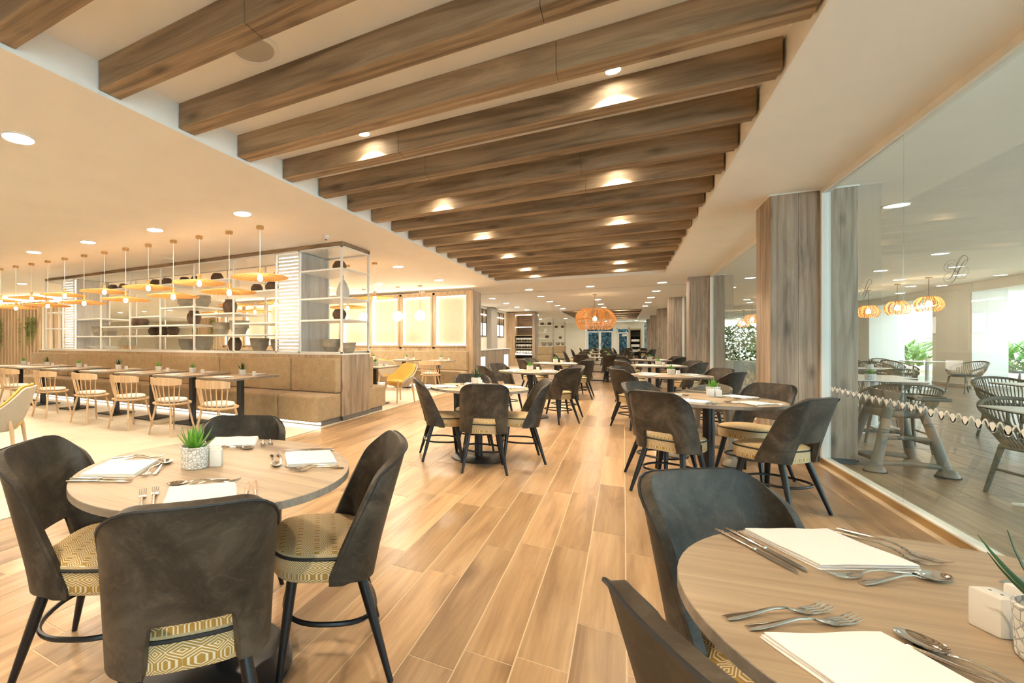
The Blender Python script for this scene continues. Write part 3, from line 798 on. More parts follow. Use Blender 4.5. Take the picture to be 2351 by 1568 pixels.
bench('beige bench under the glowing wall panels', -13.4, WX-.12, WY, 12.38, [-13.4, -12.3, -11, -9.6, -8.2, -6.8, -5.4, WX-.12][::1], [-13.4, -12.3, -11, -9.6, -8.2, -6.8, -5.4, WX-.12])

# ================================================================== KITCHEN COUNTER, HATCHES, WINE CABINET, RACKS
ct = thing('counter', 'white topped service counter with taupe panels and two lit openings', 'counter', (-4.2, 16.8, 0)); cb = (-4.2, 16.8, 0)
PB(MB().box(-4.30, -3.95, 14.44, 19.14, .08, .97), 'body', 'dark', ct, cb)
PB(MB().rbox(-4.31, -3.88, 14.40, 19.18, .98, 1.015, .004, 1), 'worktop', 'counter_top', ct, cb)
PB(MB().box(-4.28, -3.98, 14.5, 19.1, 0, .08), 'plinth', 'dark_grey', ct, cb)
ys = [14.44+4.7/4*k for k in range(5)]
for k in range(4):
    a, c = ys[k]+.012, ys[k+1]-.012
    if k in (0, 3):
        PB(MB().rbox(-3.95, -3.92, a, c, .78, .968, .003, 1).box(-3.95, -3.92, a, a+.18, .09, .78).box(-3.95, -3.92, c-.18, c, .09, .78).box(-3.95, -3.92, a+.18, c-.18, .09, .2), 'panel', 'taupe', ct, cb)
        PB(MB().box(-3.948, -3.935, a+.18, c-.18, .2, .78), 'lit_opening', 'screen', ct, cb)
    else: PB(MB().rbox(-3.95, -3.92, a, c, .09, .968, .003, 1), 'panel', 'taupe', ct, cb)
MB().box(-5.4, -5.2, 21.5, 22.65, 0, 2.82).build('column', 'mid_grey')['kind'] = 'structure'
for j, (y0, y1) in enumerate(((19.8, 21.3), (22.85, 24.8))):
    h = struct(MB().box(-5.4, -5.37, y0, y1, 2.10, 2.15).build('window_%d' % (7+j), 'rail_dark'))
    for z in (1.5, 2.68): MB().box(-5.4, -5.36, y0, y1, z, z+.05).build('rail', 'rail_dark', h)
    for y in (y0, (y0+y1)/2, y1-.05): MB().box(-5.4, -5.355, y, y+.05, 1.55, 2.68).build('stile', 'rail_dark', h)
    MB().box(-5.399, -5.39, y0+.05, y1-.05, 1.55, 2.10).build('pane', 'screen', h)
    MB().box(-5.399, -5.39, y0+.05, y1-.05, 2.15, 2.68).build('blind', 'taupe', h)
    for y in (y0+.3, y1-.35): MB().tube([(-5.37, y, 2.15), (-5.37, y, 2.68)], .012, 6).build('hanging_rod', 'brass', h)
    MB().box(-5.385, -5.36, y0+.05, y1-.05, 2.45, 2.49).build('light_strip', 'led', h)
wc = thing('wine_cabinet', 'tall oak cabinet with lit niches and rows of glasses', 'cabinet', (-4.7, 26.1, 0)); wb = (-4.7, 26.1, 0)
CX0, CX1, CY0, CY1 = -5.42, -3.98, 25.6, 26.6
PB(MB().box(CX0, -4.97, CY0, CY1, 0, 2.82), 'side_panel', 'oak', wc, wb)
PB(MB().box(CX1-.13, CX1, CY0, CY1, 0, 2.82), 'end_panel', 'column', wc, wb)
PB(MB().box(-4.97, CX1-.13, CY1-.05, CY1, 0, 2.82), 'back_panel', 'beam', wc, wb)
PB(MB().box(-4.97, CX1-.13, CY0, CY1-.05, 0, .38).box(-4.97, CX1-.13, CY0, CY1-.05, 2.70, 2.82), 'frame', 'oak', wc, wb)
PB(MB().box(-4.965, CX1-.135, CY0+.4, CY1-.06, .40, 1.62), 'niche_back', 'dark', wc, wb)
for z in (.60, .93, 1.27, 1.62, 2.08): PB(MB().box(-4.97, CX1-.13, CY0+.02, CY1-.05, z-.03, z), 'shelf', 'oak' if z > .7 else 'white', wc, wb)
for z in (2.66, 2.03): PB(MB().box(-4.95, CX1-.15, CY0+.1, CY0+.2, z, z+.03), 'light_strip', 'led', wc, wb)
PB(MB().box(-4.95, CX1-.15, CY0+.06, CY0+.1, .62, .64), 'light_strip', 'led', wc, wb)
wg = thing('wine_glass', 'wine glass', 'glass')
MB().lathe([(.034, 0), (.006, .008), (.005, .09), (.03, .12), (.038, .16), (.03, .21), (.027, .21), (.032, .16), (.003, .115)], 10).build('bowl', 'ceramic', wg, True)
for r_, z in enumerate((.601, .931, 1.271)):
    for k in range(11):
        place(wg, (-4.90+.077*k, CY0+.16, z), 0, '%s stemmed wine glass from the oak side panel on the %s cabinet shelf' % (ORD[k], ['bottom', 'middle', 'upper'][r_]), 'wine glasses on the %s cabinet shelf' % ['bottom', 'middle', 'upper'][r_])
def rack(y, x0, x1, label, items):
    t = thing('display_rack', label, 'rack', ((x0+x1)/2, y, 0)); bs = ((x0+x1)/2, y, 0)
    for x in (x0, x1):
        for yy in (y-.2, y+.2): PB(MB().box(x-.015, x+.015, yy-.015, yy+.015, 1.0, 2.75), 'post', 'rail_dark' if False else 'mid_grey', t, bs)
    for z in (1.02, 1.5, 1.85, 2.3, 2.74): PB(MB().box(x0, x1, y-.2, y+.2, z-.02, z), 'shelf', 'white', t, bs)
    PB(MB().box(x0-.05, x1+.05, y-.25, y+.25, .0, .99), 'base', 'taupe', t, bs)
    for i, (pr_, x, z, nm) in enumerate(items):
        place(pr_, (x, y, z), i, nm, 'pots on the far racks').scale = (.9, .9, .9)
    return t
def rk(w): return [(dk, None, 2.3, 'first dark round pot on the top shelf of the %s display rack' % w), (dk, None, 2.3, 'second dark round pot on the top shelf of the %s display rack' % w),
    (pear, None, 1.85, 'pear ornament on the second shelf of the %s display rack' % w), (dk, None, 1.5, 'dark round pot on the third shelf of the %s display rack' % w),
    (gr, None, 1.02, 'first grey planter on the lowest shelf of the %s display rack' % w), (gr, None, 1.02, 'second grey planter on the lowest shelf of the %s display rack' % w)]
for w_, y, x0, x1 in (('near', 31.0, -4.62, -3.75), ('far', 37.4, -4.5, -3.72)):
    it = rk(w_); m_ = (x0+x1)/2
    it = [(a, m_+dx, z, s) for (a, _, z, s), dx in zip(it, (-.2, .22, 0, .08, -.1, .25))]
    rack(y, x0, x1, 'white open %s display rack with dark pots past the wine cabinet' % w_, it)
for i, (y, x0, x1) in enumerate(((30.3, -5.6, -3.75), (36.7, -5.6, -3.72))):
    bench('beige bench before the %s display rack' % ['near', 'far'][i], x0, x1, y+.4, y-.25, [x0, (x0+x1)/2, x1], [x0, (x0+x1)/2, x1], False)
tc = thing('towel_cabinet', 'pale cabinet of folded white towels beside the far window', 'cabinet', (.78, 42.6, 0)); tb = (.78, 42.6, 0)
PB(MB().box(.42, .46, 42.3, 42.9, 0, 2.3).box(1.12, 1.16, 42.3, 42.9, 0, 2.3).box(.42, 1.16, 42.86, 42.9, 0, 2.3).box(.42, 1.16, 42.3, 42.9, 2.2, 2.3), 'carcass', 'oak', tc, tb)
for z in (.5, .9, 1.3, 1.75): PB(MB().box(.46, 1.12, 42.32, 42.86, z-.03, z), 'shelf', 'rail_dark', tc, tb)
PB(MB().box(.46, 1.12, 42.84, 42.86, .2, 2.2), 'back', 'dark', tc, tb)
tw = thing('towel', 'folded white towel', 'towel')
MB().rbox(-.28, .28, -.2, .2, 0, .09, .03, 2).build('fold', 'napkin', tw, True)
for i, z in enumerate((.5, .59, .9, .99, 1.3, 1.39)): place(tw, (.79, 42.56, z), 0, 'folded white towel, %s from the bottom in the far towel cabinet' % ORD[i], 'towels')

# ================================================================== SLATTED POSTS WITH TRAILING IVY
slm = MB().rbox(-.055, .055, -.05, .05, 0, 2.62, .006, 1).mesh('slat', 'oak')
def slat_box(label, x0, x1, y0, y1, n, side=6):
    t = thing('slatted_column', label, 'column', ((x0+x1)/2, (y0+y1)/2, 0)); bs = t.location
    PB(MB().box(x0+.06, x1-.06, y0+.06, y1-.06, 0, 2.64), 'core', 'wall', t, bs)
    for k in range(n): shared('slat', slm, t, (x0+(x1-x0)*(k+.5)/n-bs[0], y0-bs[1], 0))
    for k in range(side): shared('slat', slm, t, (x1-bs[0], y0+(y1-y0)*(k+.7)/side-bs[1], 0), PI/2)
    PB(MB().box(x0+.3, x1-.3, y0+.3, y1-.3, 2.645, 2.66), 'cove_strip', 'led_cove', t, bs)
    return t
def leafblade(b, p, d, up, L, w):
    d = d.normalized(); s = d.cross(up)
    if s.length < 1e-3: s = Vector((1, 0, 0))
    s.normalize(); up = s.cross(d)
    q = [p, p+d*L*.4+s*w-up*L*.02, p+d*L, p+d*L*.4-s*w-up*L*.02, p+d*L*.45+up*L*.06]
    b.add(q, [(0, 1, 4), (1, 2, 4), (2, 3, 4), (3, 0, 4)])
def ivy(label, x0, x1, y, z1, seed, n=9):
    t = thing('trailing_ivy', label, 'plant', ((x0+x1)/2, y, z1)); rnd = random.Random(seed); st = MB(); b = MB()
    for k in range(n):
        x = rnd.uniform(x0, x1)-(x0+x1)/2; L = rnd.uniform(.4, 1.05); pts = []
        for i in range(9): pts.append(Vector((x+.03*math.sin(i+k), rnd.uniform(-.02, .02), -L*i/8)))
        st.tube(pts, .004, 4)
        for i in range(int(L*46)):
            p = pts[0].lerp(pts[-1], rnd.random())+Vector((rnd.uniform(-.05, .05), rnd.uniform(-.05, .03), 0))
            leafblade(b, p, Vector((rnd.uniform(-1, 1), rnd.uniform(-1, .3), rnd.uniform(-1, .2))), Vector((0, -1, .3)), .07, .024)
    st.build('stems', 'leaf_ivy', t); tag(b.build('foliage', 'leaf_ivy', t), kind='stuff')
slat_box('oak slatted column at the far end of the bench under a glowing cove', -22.2, -16.9, 8.3, 10.2, 24, 7)
ivy('trailing ivy on the slatted column, near its corner', -18.3, -17.0, 8.22, 2.1, 1, 14)
ivy('trailing ivy on the slatted column, away from its corner', -19.9, -19.4, 8.22, 2.1, 2, 6)
slat_box('pale slatted column with ivy seen through the display shelves', -21.0, -19.2, 18.2, 20, 12, 6)
ivy('ivy trailing on the slatted column seen through the shelves, window end', -19.6, -19.1, 18.1, 2.5, 3, 7)
ivy('ivy trailing on the slatted column seen through the shelves, far end', -21.1, -20.6, 18.1, 2.5, 4, 7)

# ================================================================== CHAIRS
def make_shell():
    """wrap-round back: outline at the seat from one flap round the rear to the other flap"""
    half = []
    hw, rr_, yb = .211, .09, -.140
    for i in range(4): half.append((hw, .022-.072*i/4, None))
    for i in range(7):
        a = PI/2*i/6; half.append((hw-rr_+rr_*math.cos(a), yb+rr_-rr_*math.sin(a), a/(PI/2)))
    xs = [.118, .107, .075, .04, 0]
    for x in xs: half.append((x, yb-.010*(1-(x/.125)**2), 'b'))
    cols = half+[(-x, y, k) for x, y, k in half[:-1][::-1]]
    def top(x, y, k):
        if k is None: return .395+(.765-.395)*(.022-y)/.072
        if k == 'b': return .86
        return .765+.095*math.sin(k*PI/2)
    def bot(x, y, k):
        if k == 'b' and abs(x) < .1075: return .532
        if k == 'b': return .375
        return .365+.012*(0 if k is None else 1)
    nt = 9; grid = []
    for x, y, k in cols:
        z0, z1 = bot(x, y, k), top(x, y, k)
        if z1-z0 < .03: z1 = z0+.03
        colv = []
        for j in range(nt):
            z = z0+(z1-z0)*j/(nt-1); t = max(0, z-.40)
            colv.append(Vector((x*(1+.03*t), y-.25*t-.06*t*t, z)))
        grid.append(colv)
    b = MB(); n = len(cols)
    for c in grid: b.v += [tuple(p) for p in c]
    for i in range(n-1):
        for j in range(nt-1): b.f.append((i*nt+j, i*nt+j+1, (i+1)*nt+j+1, (i+1)*nt+j))
    ob = b.build('shell_tmp', 'leather')
    s = ob.modifiers.new('s', 'SOLIDIFY'); s.thickness = .030; s.offset = 0
    bv = ob.modifiers.new('b', 'BEVEL'); bv.width = .011; bv.segments = 2; bv.limit_method = 'ANGLE'; bv.angle_limit = math.radians(50)
    sb = ob.modifiers.new('u', 'SUBSURF'); sb.levels = 1
    dg = bpy.context.evaluated_depsgraph_get()
    me = bpy.data.meshes.new_from_object(ob.evaluated_get(dg)); me.name = 'backrest'
    me.polygons.foreach_set('use_smooth', [True]*len(me.polygons))
    bpy.data.objects.remove(ob)
    edge = [c[-1] for c in grid]
    return me, edge
def make_chair():
    t = thing('dining_chair', 'charcoal chair', 'chair')
    me, edge = make_shell()
    o = bpy.data.objects.new('backrest', me); COL.objects.link(o); o.parent = t
    MB().tube([p+Vector((p.x*.055, -.014, -.004)) for p in edge], .0042, 5).build('seam', 'piping', t, True)
    # seat cushion with printed lattice
    n = 44; b = MB(); prof = [(.80, .368), (.97, .371), (1.0, .382), (1.0, .456), (.975, .472), (.86, .483), (.5, .490), (.0, .492)]
    def outl(a):
        c, s_ = math.cos(a), math.sin(a); e = 2/3.1
        return Vector((.212*math.copysign(abs(c)**e, c), .194*math.copysign(abs(s_)**e, s_)+.050))
    for i, (k, z) in enumerate(prof):
        for j in range(n+1):
            p = outl(2*PI*j/n)*k; b.v.append((p.x, p.y, z)); idx = len(b.v)-1
            b.uv[idx] = (j/n*1.55, z) if i < 4 else (p.x, p.y)
    for i in range(len(prof)-1):
        for j in range(n): a = i*(n+1)+j; b.f.append((a, a+1, a+n+2, a+n+1))
    b.build('seat', 'ikat', t, True)
    MB().tube([(*(outl(2*PI*j/n)*1.004), .459) for j in range(n)], .006, 6, True).build('piping', 'piping', t, True)
    MB().lathe([(.15, .365), (.165, .386)], 20, 0, .05).build('seat_base', 'black', t)
    for sx in (-1, 1):
        for sy in (-1, 1):
            MB().tube([(sx*.138, sy*.125+.03, .385), (sx*.158, sy*.152+.02, .26), (sx*.205, sy*.205, .0)], [.021, .020, .0115], 10).build('leg', 'black', t, True)
    def ring(a):
        c, s_ = math.cos(a), math.sin(a); e = 2/2.6
        return (.184*math.copysign(abs(c)**e, c), .182*math.copysign(abs(s_)**e, s_)+.014, .205)
    MB().tube([ring(2*PI*k/40) for k in range(40)], .0095, 7, True).build('foot_ring', 'black', t, True)
    MB().box(.2265, .2295, -.006, .008, .405, .445).build('label_tag', 'piping', t)
    return t
chair = make_chair()
# tables: centre, radius; chairs given as (centre x, y, facing)
CH = [
 ('T1', [(-1.112, .962, -.76, .65, 'back to camera, near side'), (-1.03, 1.615, -.83, -.56, 'on the aisle side'), (-1.785, 1.075, .86, .50, 'beside the stone floor'), (-1.605, 1.626, .5, -.86, 'on the far side')], 'round table closest to the camera'),
 ('T2', [(.345, 1.538, .60, -.78, 'on the far side'), (.29, .888, .87, .5, 'on the aisle side')], 'round table beside the first glass pane'),
 ('T3', [(-1.20, 4.625, -.31, .95, 'back to camera, near side'), (-.945, 5.24, -.95, -.3, 'on the aisle side'), (-1.72, 4.85, .9, .43, 'on the bench side'), (-1.52, 5.44, .35, -.94, 'on the far side')], 'mid-aisle round table'),
 ('T4', [(.33, 4.64, .5, .86, 'near-side on the aisle'), (.30, 5.22, .75, -.65, 'far-side on the aisle'), (1.04, 5.60, -.68, -.73, 'far-side by the oak pillar'), (1.01, 4.64, -.73, .68, 'near-side by the glass')], 'round table at the first oak pillar'),
]
for tn, lst, desc in CH:
    for x, y, fx, fy, w in lst:
        c = place(chair, (x, y, 0), face(fx, fy), 'charcoal chair %s of the %s' % (w, desc), 'charcoal dining chairs')
        if tn == 'T1' and w == 'on the aisle side':
            cu = bpy.data.curves.new('lettering', 'FONT'); cu.body = 'CASO'; cu.size = .0155; cu.align_x = 'CENTER'; cu.align_y = 'CENTER'; cu.extrude = .0002
            cu.materials.append(M['ceramic'])
            tt_ = bpy.data.objects.new('lettering_tmp', cu); COL.objects.link(tt_)
            me = bpy.data.meshes.new_from_object(tt_.evaluated_get(bpy.context.evaluated_depsgraph_get()))
            bpy.data.objects.remove(tt_)
            tx = bpy.data.objects.new('lettering', me); COL.objects.link(tx)
            tx.parent = [q for q in c.children if q.name.startswith('label_tag')][0]
            tx.matrix_local = Matrix.Translation((.2299, .001, .425)) @ Matrix(((0, 0, 1, 0), (0, -1, 0, 0), (1, 0, 0, 0), (0, 0, 0, 1)))
def four(cx, cy, desc, pos=None):
    pos = pos or [(-.46, -.36), (-.46, .36), (.46, -.36), (.46, .36)]
    nm = ['bench side, near', 'bench side, far', 'window side, near', 'window side, far']
    for (dx, dy), w in zip(pos, nm):
        place(chair, (cx+dx*1.05, cy+dy*1.05, 0), face(-dx, -dy), 'charcoal chair, %s, of the %s' % (w, desc), 'charcoal dining chairs')
FAR = [(-1.36, 8.3, 'second bench-side round table'), (.6, 8.3, 'second window-side round table'),
       (-1.36, 11.75, 'third bench-side round table'), (.62, 11.65, 'third window-side round table'),
       (.62, 15.2, 'fourth window-side round table'), (.75, 30.6, 'small round table far along the pillars')]
for x, y, d_ in FAR: four(x, y, d_)
COM = [(-.72, 17.05, 'first long communal table'), (-.95, 22.2, 'second long communal table'), (-1.25, 29, 'third long communal table'), (-1.3, 35.5, 'last long communal table'), (.7, 36, 'long table before the towel cabinet')]
for x, y, d_ in COM:
    i = 0
    for dx in (-.42, .38):
        for sy in (-1, 1):
            place(chair, (x+dx, y+sy*.75, 0), face(.1*sy*dx, -sy), 'charcoal chair, %s side, %s end, of the %s' % ('near' if sy < 0 else 'far', 'bench' if dx < 0 else 'window', d_), 'charcoal dining chairs')
    for sx in (-1, 1):
        place(chair, (x+sx*1.05, y-.1, 0), face(-sx, .05), 'charcoal chair at the %s head of the %s' % ('bench-side' if sx < 0 else 'window-side', d_), 'charcoal dining chairs')

# spindle chair: curved rail on spindles, round seat, cushion, four splayed legs; faces +Y
def make_spindle():
    t = thing('spindle_chair', 'light ash spindle chair', 'chair')
    b = MB(); n = 32; prof = [(.19, .405), (.225, .412), (.235, .425), (.232, .438), (.0, .432)]
    for r, z in prof:
        for k in range(n):
            a = 2*PI*k/n; e = 2/2.5; c, s_ = math.cos(a), math.sin(a)
            b.v.append((r*1.06*math.copysign(abs(c)**e, c), r*.98*math.copysign(abs(s_)**e, s_), z))
    for i in range(len(prof)-1):
        for k in range(n): b.f.append((i*n+k, i*n+(k+1) % n, (i+1)*n+(k+1) % n, (i+1)*n+k))
    b.f.append(tuple(range(n))[::-1]); b.build('seat', 'ash', t, True)
    MB().lathe([(.16, .438), (.195, .445), (.205, .462), (.195, .482), (.12, .49), (0, .492)], 24, sx=1.03, sy=.97).build('cushion', 'cushion', t, True)
    def arc(f, z, r): a = -PI/2+f*1.30; return Vector((r*1.06*math.cos(a), r*.98*math.sin(a), z))
    top = []
    for k in range(25):
        f = -1+2*k/24; p = arc(f, 0, .262); top.append(p)
    secs = []
    for i, p in enumerate(top):
        d = Vector((p.x, p.y, 0)).normalized(); e = 1-.25*abs(i/12-1)**4
        secs.append([p+d*.012+Vector((0, 0, .68)), p-d*.010+Vector((0, 0, .68)), p-d*.008+Vector((0, 0, .68+.10*e)), p+d*.014+Vector((0, 0, .68+.10*e))])
    MB().loft(secs).build('top_rail', 'ash', t, True)
    for k in range(10):
        f = -.94+1.88*k/9
        MB().tube([arc(f, .43, .205), arc(f, .56, .234), arc(f, .69, .262)], [.0085, .009, .0065], 6).build('spindle', 'ash', t, True)
    for sx in (-1, 1):
        for sy in (-1, 1): MB().tube([(sx*.145, sy*.14, .41), (sx*.222, sy*.205, 0)], [.018, .0115], 9).build('leg', 'ash', t, True)
    return t
spc = make_spindle()
for i, x in enumerate((-4.48, -5.36, -6.27, -7.25, -8.40, -9.62)):
    place(spc, (x, 4.30, 0), .02*(i % 3-1), 'light ash spindle chair with cream cushion, %s from the aisle along the bench tables' % ORD[i], 'spindle chairs')
place(spc, (-4.25, 11.25, 0), .1, 'light ash spindle chair before the glowing wall panels', 'spindle chairs')

# mustard armchair: shell with wooden legs; faces +Y
def make_arm():
    t = thing('armchair', 'mustard armchair', 'chair')
    def shell(off, m, name):
        cols = []; n = 22
        for i in range(n+1):
            f = -1+2*i/n; a = -PI/2+f*2.0
            e = 2/2.8; c, s_ = math.cos(a), math.sin(a)
            x, y = .27*math.copysign(abs(c)**e, c), .25*math.copysign(abs(s_)**e, s_)
            zt = .80-.36*max(0, abs(f)-.32)/.68
            col = []
            for j in range(8):
                q = j/7; k = .62+.38*q**.45; z = .36+(zt-.36)*q
                lean = .16*max(0, z-.42)
                col.append(((x*k*(1+.14*q))*(1+off), (y*k-lean*(1 if s_ < 0 else .2))*(1+off), z-off*.25))
            cols.append(col)
        b = MB()
        for c_ in cols: b.v += c_
        for i in range(n):
            for j in range(7): b.f.append((i*8+j, i*8+j+1, (i+1)*8+j+1, (i+1)*8+j))
        ob = b.build(name, m)
        s = ob.modifiers.new('s', 'SOLIDIFY'); s.thickness = .022; s.offset = 0
        me = bpy.data.meshes.new_from_object(ob.evaluated_get(bpy.context.evaluated_depsgraph_get()))
        me.polygons.foreach_set('use_smooth', [True]*len(me.polygons)); me.set_sharp_from_angle(angle=.9)
        bpy.data.objects.remove(ob)
        o = bpy.data.objects.new(name, me); COL.objects.link(o); o.parent = t
    shell(0, 'yellow', 'inner_shell'); shell(.09, 'beige_shell', 'outer_shell')
    MB().lathe([(.16, .35), (.215, .36), (.235, .40), (.23, .44), (.18, .455), (0, .46)], 24, sx=1.0, sy=.98).build('seat_cushion', 'yellow', t, True)
    MB().lathe([(.10, .33), (.19, .352)], 16).build('seat_base', 'black', t)
    for sx in (-1, 1):
        for sy in (-1, 1): MB().tube([(sx*.215, sy*.17, .47), (sx*.222, sy*.19, .34), (sx*.25, sy*.225, 0)], [.011, .022, .013], 8).build('leg', 'ash', t, True)
    return t
arm = make_arm()
place(arm, (-5.70, 2.36, 0), face(-.6, -.8), 'mustard yellow armchair with beige shell on the stone floor', 'armchairs')
place(arm, (-4.08, 8.95, 0), face(-.5, -.87), 'mustard yellow armchair at the table behind the partition', 'armchairs')
place(arm, (-5.35, 11.2, 0), face(.1, 1), 'mustard yellow armchair half hidden by the display shelf end', 'armchairs')

# ================================================================== TABLES
TZ = .765
def make_round():
    t = thing('round_table', 'round table', 'table'); R = .51
    MB().lathe([(R-.002, TZ-.026), (R, TZ-.0245), (R, TZ-.0015), (R-.0015, TZ)], 72, cap=False).build('edge_band', 'edge', t, True)
    MB().lathe([(R-.002, TZ-.026), (R-.0021, TZ-.0258)], 64).build('underside', 'edge', t)
    MB().prism([((R-.0014)*math.cos(2*PI*k/72), (R-.0014)*math.sin(2*PI*k/72)) for k in range(72)], TZ-.003, TZ).build('tabletop', 'table', t)
    MB().lathe([(.042, .02), (.042, TZ-.026)], 20).build('pole', 'black_metal', t, True)
    MB().lathe([(.12, TZ-.034), (.12, TZ-.026)], 20).build('top_plate', 'black_metal', t)
    MB().lathe([(.285, 0), (.285, .010), (.275, .015), (.06, .02), (.045, .03)], 48).build('base', 'black_metal', t, True)
    return t
rt = make_round()
RT = [(-1.374, 1.321, 'round oak table closest to the camera, with bright green succulent'), (.607, 1.168, 'round oak table beside the first glass pane'),
      (-1.36, 5.05, 'round oak table with dark agave in the middle of the aisle'), (.63, 4.98, 'round oak table standing at the first oak pillar')]+[(x, y, 'oak topped '+d_) for x, y, d_ in FAR]
for i, (x, y, l) in enumerate(RT): place(rt, (x, y, 0), [0, .15, .3, .1, 0, .2, .1, .3, .2, .1][i], l, 'round tables')
def make_rect(w, d, two=False):
    t = thing('bench_table' if not two else 'communal_table', 'table', 'table')
    MB().rbox(-w/2, w/2, -d/2, d/2, TZ-.03, TZ-.002, .003, 1).build('edge_band', 'edge', t)
    MB().rbox(-w/2+.002, w/2-.002, -d/2+.002, d/2-.002, TZ-.006, TZ, .002, 1).build('tabletop', 'table', t)
    for x in ((0,) if not two else (-.27, .27)):
        MB().rbox(x-.04, x+.04, -.04, .04, .018, TZ-.03, .004, 1).build('pole', 'black_metal', t)
    if two: MB().rbox(-.7, .7, -.03, .03, 0, .03, .004, 1).rbox(-.33, -.21, -.35, .35, 0, .03, .004, 1).rbox(.21, .33, -.35, .35, 0, .03, .004, 1).build('base', 'black_metal', t)
    else:
        MB().rbox(-.22, .22, -.22, .22, .008, .022, .004, 1).build('base', 'black_metal', t)
        for sx in (-1, 1):
            for sy in (-1, 1): MB().lathe([(.012, 0), (.014, .009)], 8, sx*.2, sy*.2).build('glide', 'black_metal', t)
    return t
bt = make_rect(.66, .95)
BT = [-4.80, -5.80, -6.75, -7.74, -8.96, -10.16, -11.07]
for i, x in enumerate(BT): place(bt, (x, 5.03, 0), 0, 'small oak bench table, %s from the aisle along the lit bench' % ORD[i], 'bench tables')
for i, (x, y, w) in enumerate([(-4.38, 8.45, 'behind the low partition'), (-4.28, 11.92, 'before the glowing wall panels, closest to the aisle'), (-5.28, 11.92, 'before the glowing wall panels, second from the aisle'), (-6.3, 11.92, 'before the glowing wall panels, third from the aisle')]):
    place(bt, (x, y, 0), 0, 'small oak table '+w, 'bench tables')
cm = make_rect(1.5, .95, True)
for x, y, d_ in COM: place(cm, (x, y, 0), 0, 'oak topped %s on two black posts' % d_, 'communal tables')

# ================================================================== TABLEWARE
def succ(name, bright, n, L, w, seed, joined):
    t = thing(name, name, 'plant'); rnd = random.Random(seed)
    MB().lathe([(.046, 0), (.050, .004), (.0525, .06), (.054, .082), (.050, .084), (.047, .07)], 28).build('pot', 'pot_white', t, True)
    MB().lathe([(.047, .068), (.03, .072), (0, .073)], 16).build('soil', 'soil', t)
    lf = MB()
    for k in range(n):
        ring = k/n; a = k*2.39996; el = math.radians(28+58*ring+rnd.uniform(-6, 6)); ll = L*(1-.25*abs(ring-.5))*rnd.uniform(.85, 1.1)
        d = Vector((math.cos(a)*math.cos(el), math.sin(a)*math.cos(el), math.sin(el))); up = Vector((-math.cos(a)*math.sin(el), -math.sin(a)*math.sin(el), math.cos(el))); s = d.cross(up)
        b = lf if joined else MB(); secs = []
        for i in range(6):
            q = i/5; ww = w*(1-q)**.7*(.75+.9*q*(1-q)); p = Vector((d.x*.012, d.y*.012, .07))+d*(ll*q)+up*(ll*.22*q*q)
            th = ww*.35+.0006
            secs.append([p+s*ww, p+up*th*.5, p-s*ww, p-up*th])
        b.loft(secs)
        if not joined: b.build('leaf', 'leaf_bright' if bright else 'leaf_dark', t, True)
    if joined: tag(lf.build('leaves', 'leaf_bright' if bright else 'leaf_dark', t, True), kind='stuff')
    return t
s_bright = succ('potted_succulent', True, 24, .10, .013, 1, False)
s_dark = succ('potted_agave', False, 22, .13, .011, 2, False)
j_bright = succ('potted_succulent', True, 20, .085, .011, 3, True)
j_dark = succ('potted_agave', False, 18, .13, .010, 4, True)
def pl(p, x, y, lab, rz=0, z=TZ): return place(p, (x, y, z), rz, lab, 'potted table plants')
pl(s_bright, -1.443, 1.262, 'bright green succulent in white honeycomb pot on the round table closest to the camera', .4)
pl(s_dark, .575, 1.130, 'dark agave in white honeycomb pot on the round table beside the first pane', 2.2)
pl(j_dark, -1.455, 5.30, 'dark agave in white pot on the mid-aisle round table', 1)
pl(j_bright, .70, 5.28, 'bright succulent in white pot on the table at the first oak pillar', 2)
for i, (x, y, dk_) in enumerate([(-1.40, 8.5, 0), (.62, 8.5, 0), (-1.40, 12.0, 0), (.64, 11.9, 0), (.62, 15.3, 0), (.75, 30.6, 0)]):
    pl(j_bright, x, y, 'bright succulent in white pot on the '+FAR[i][2], i)
for i, (x, y, d_) in enumerate(COM):
    for s_, w in ((-.25, 'bench-side'), (.3, 'window-side')): pl(j_bright, x+s_, y+.05, '%s succulent in white pot on the %s' % (w, d_), i+s_)
BP = [(-4.88, 1), (-5.94, 0), (-6.76, 0), (-7.86, 1), (-9.10, 0), (-10.25, 1), (-11.2, 0)]
for i, (x, dk_) in enumerate(BP):
    pl(j_dark if dk_ else j_bright, x, 5.15, '%s in white pot on the %s bench table from the aisle' % ('dark agave' if dk_ else 'bright succulent', ORD[i]), i)
for i, (x, y, w) in enumerate([(-4.45, 8.6, 'small table behind the low partition'), (-4.25, 12.05, 'first table before the glowing panels'), (-5.25, 12.05, 'second table before the glowing panels'), (-6.3, 12.05, 'third table before the glowing panels')]):
    pl(j_bright, x, y, 'bright succulent in white pot on the '+w, i)
# shakers
sk = thing('shaker', 'white shaker', 'shaker')
MB().rbox(-.023, .023, -.019, .019, 0, .066, .005, 2).build('body', 'ceramic', sk, True)
MB().lathe([(.002, .0661), (.0021, .0664)], 6, -.008).lathe([(.002, .0661), (.0021, .0664)], 6, .008).build('hole', 'black', sk)
def sh(x, y, lab, rz=0): place(sk, (x, y, TZ), rz, lab, 'shakers')
sh(-1.385, 1.318, 'white shaker beside the bright succulent, the one facing the camera', .55); sh(-1.422, 1.348, 'white shaker beside the bright succulent, the one behind', .55)
sh(.540, 1.215, 'white ceramic shaker before the dark agave, aisle side', 2.0); sh(.60, 1.262, 'white ceramic shaker behind the dark agave, glass side', 2.0)
sh(.672, 5.19, 'white shaker before the pillar table plant, aisle-side one of two', .1); sh(.724, 5.185, 'white shaker before the pillar table plant, window-side one of two', .1)
sh(-1.39, 5.23, 'white shaker beside the dark agave on the mid-aisle table', .2)
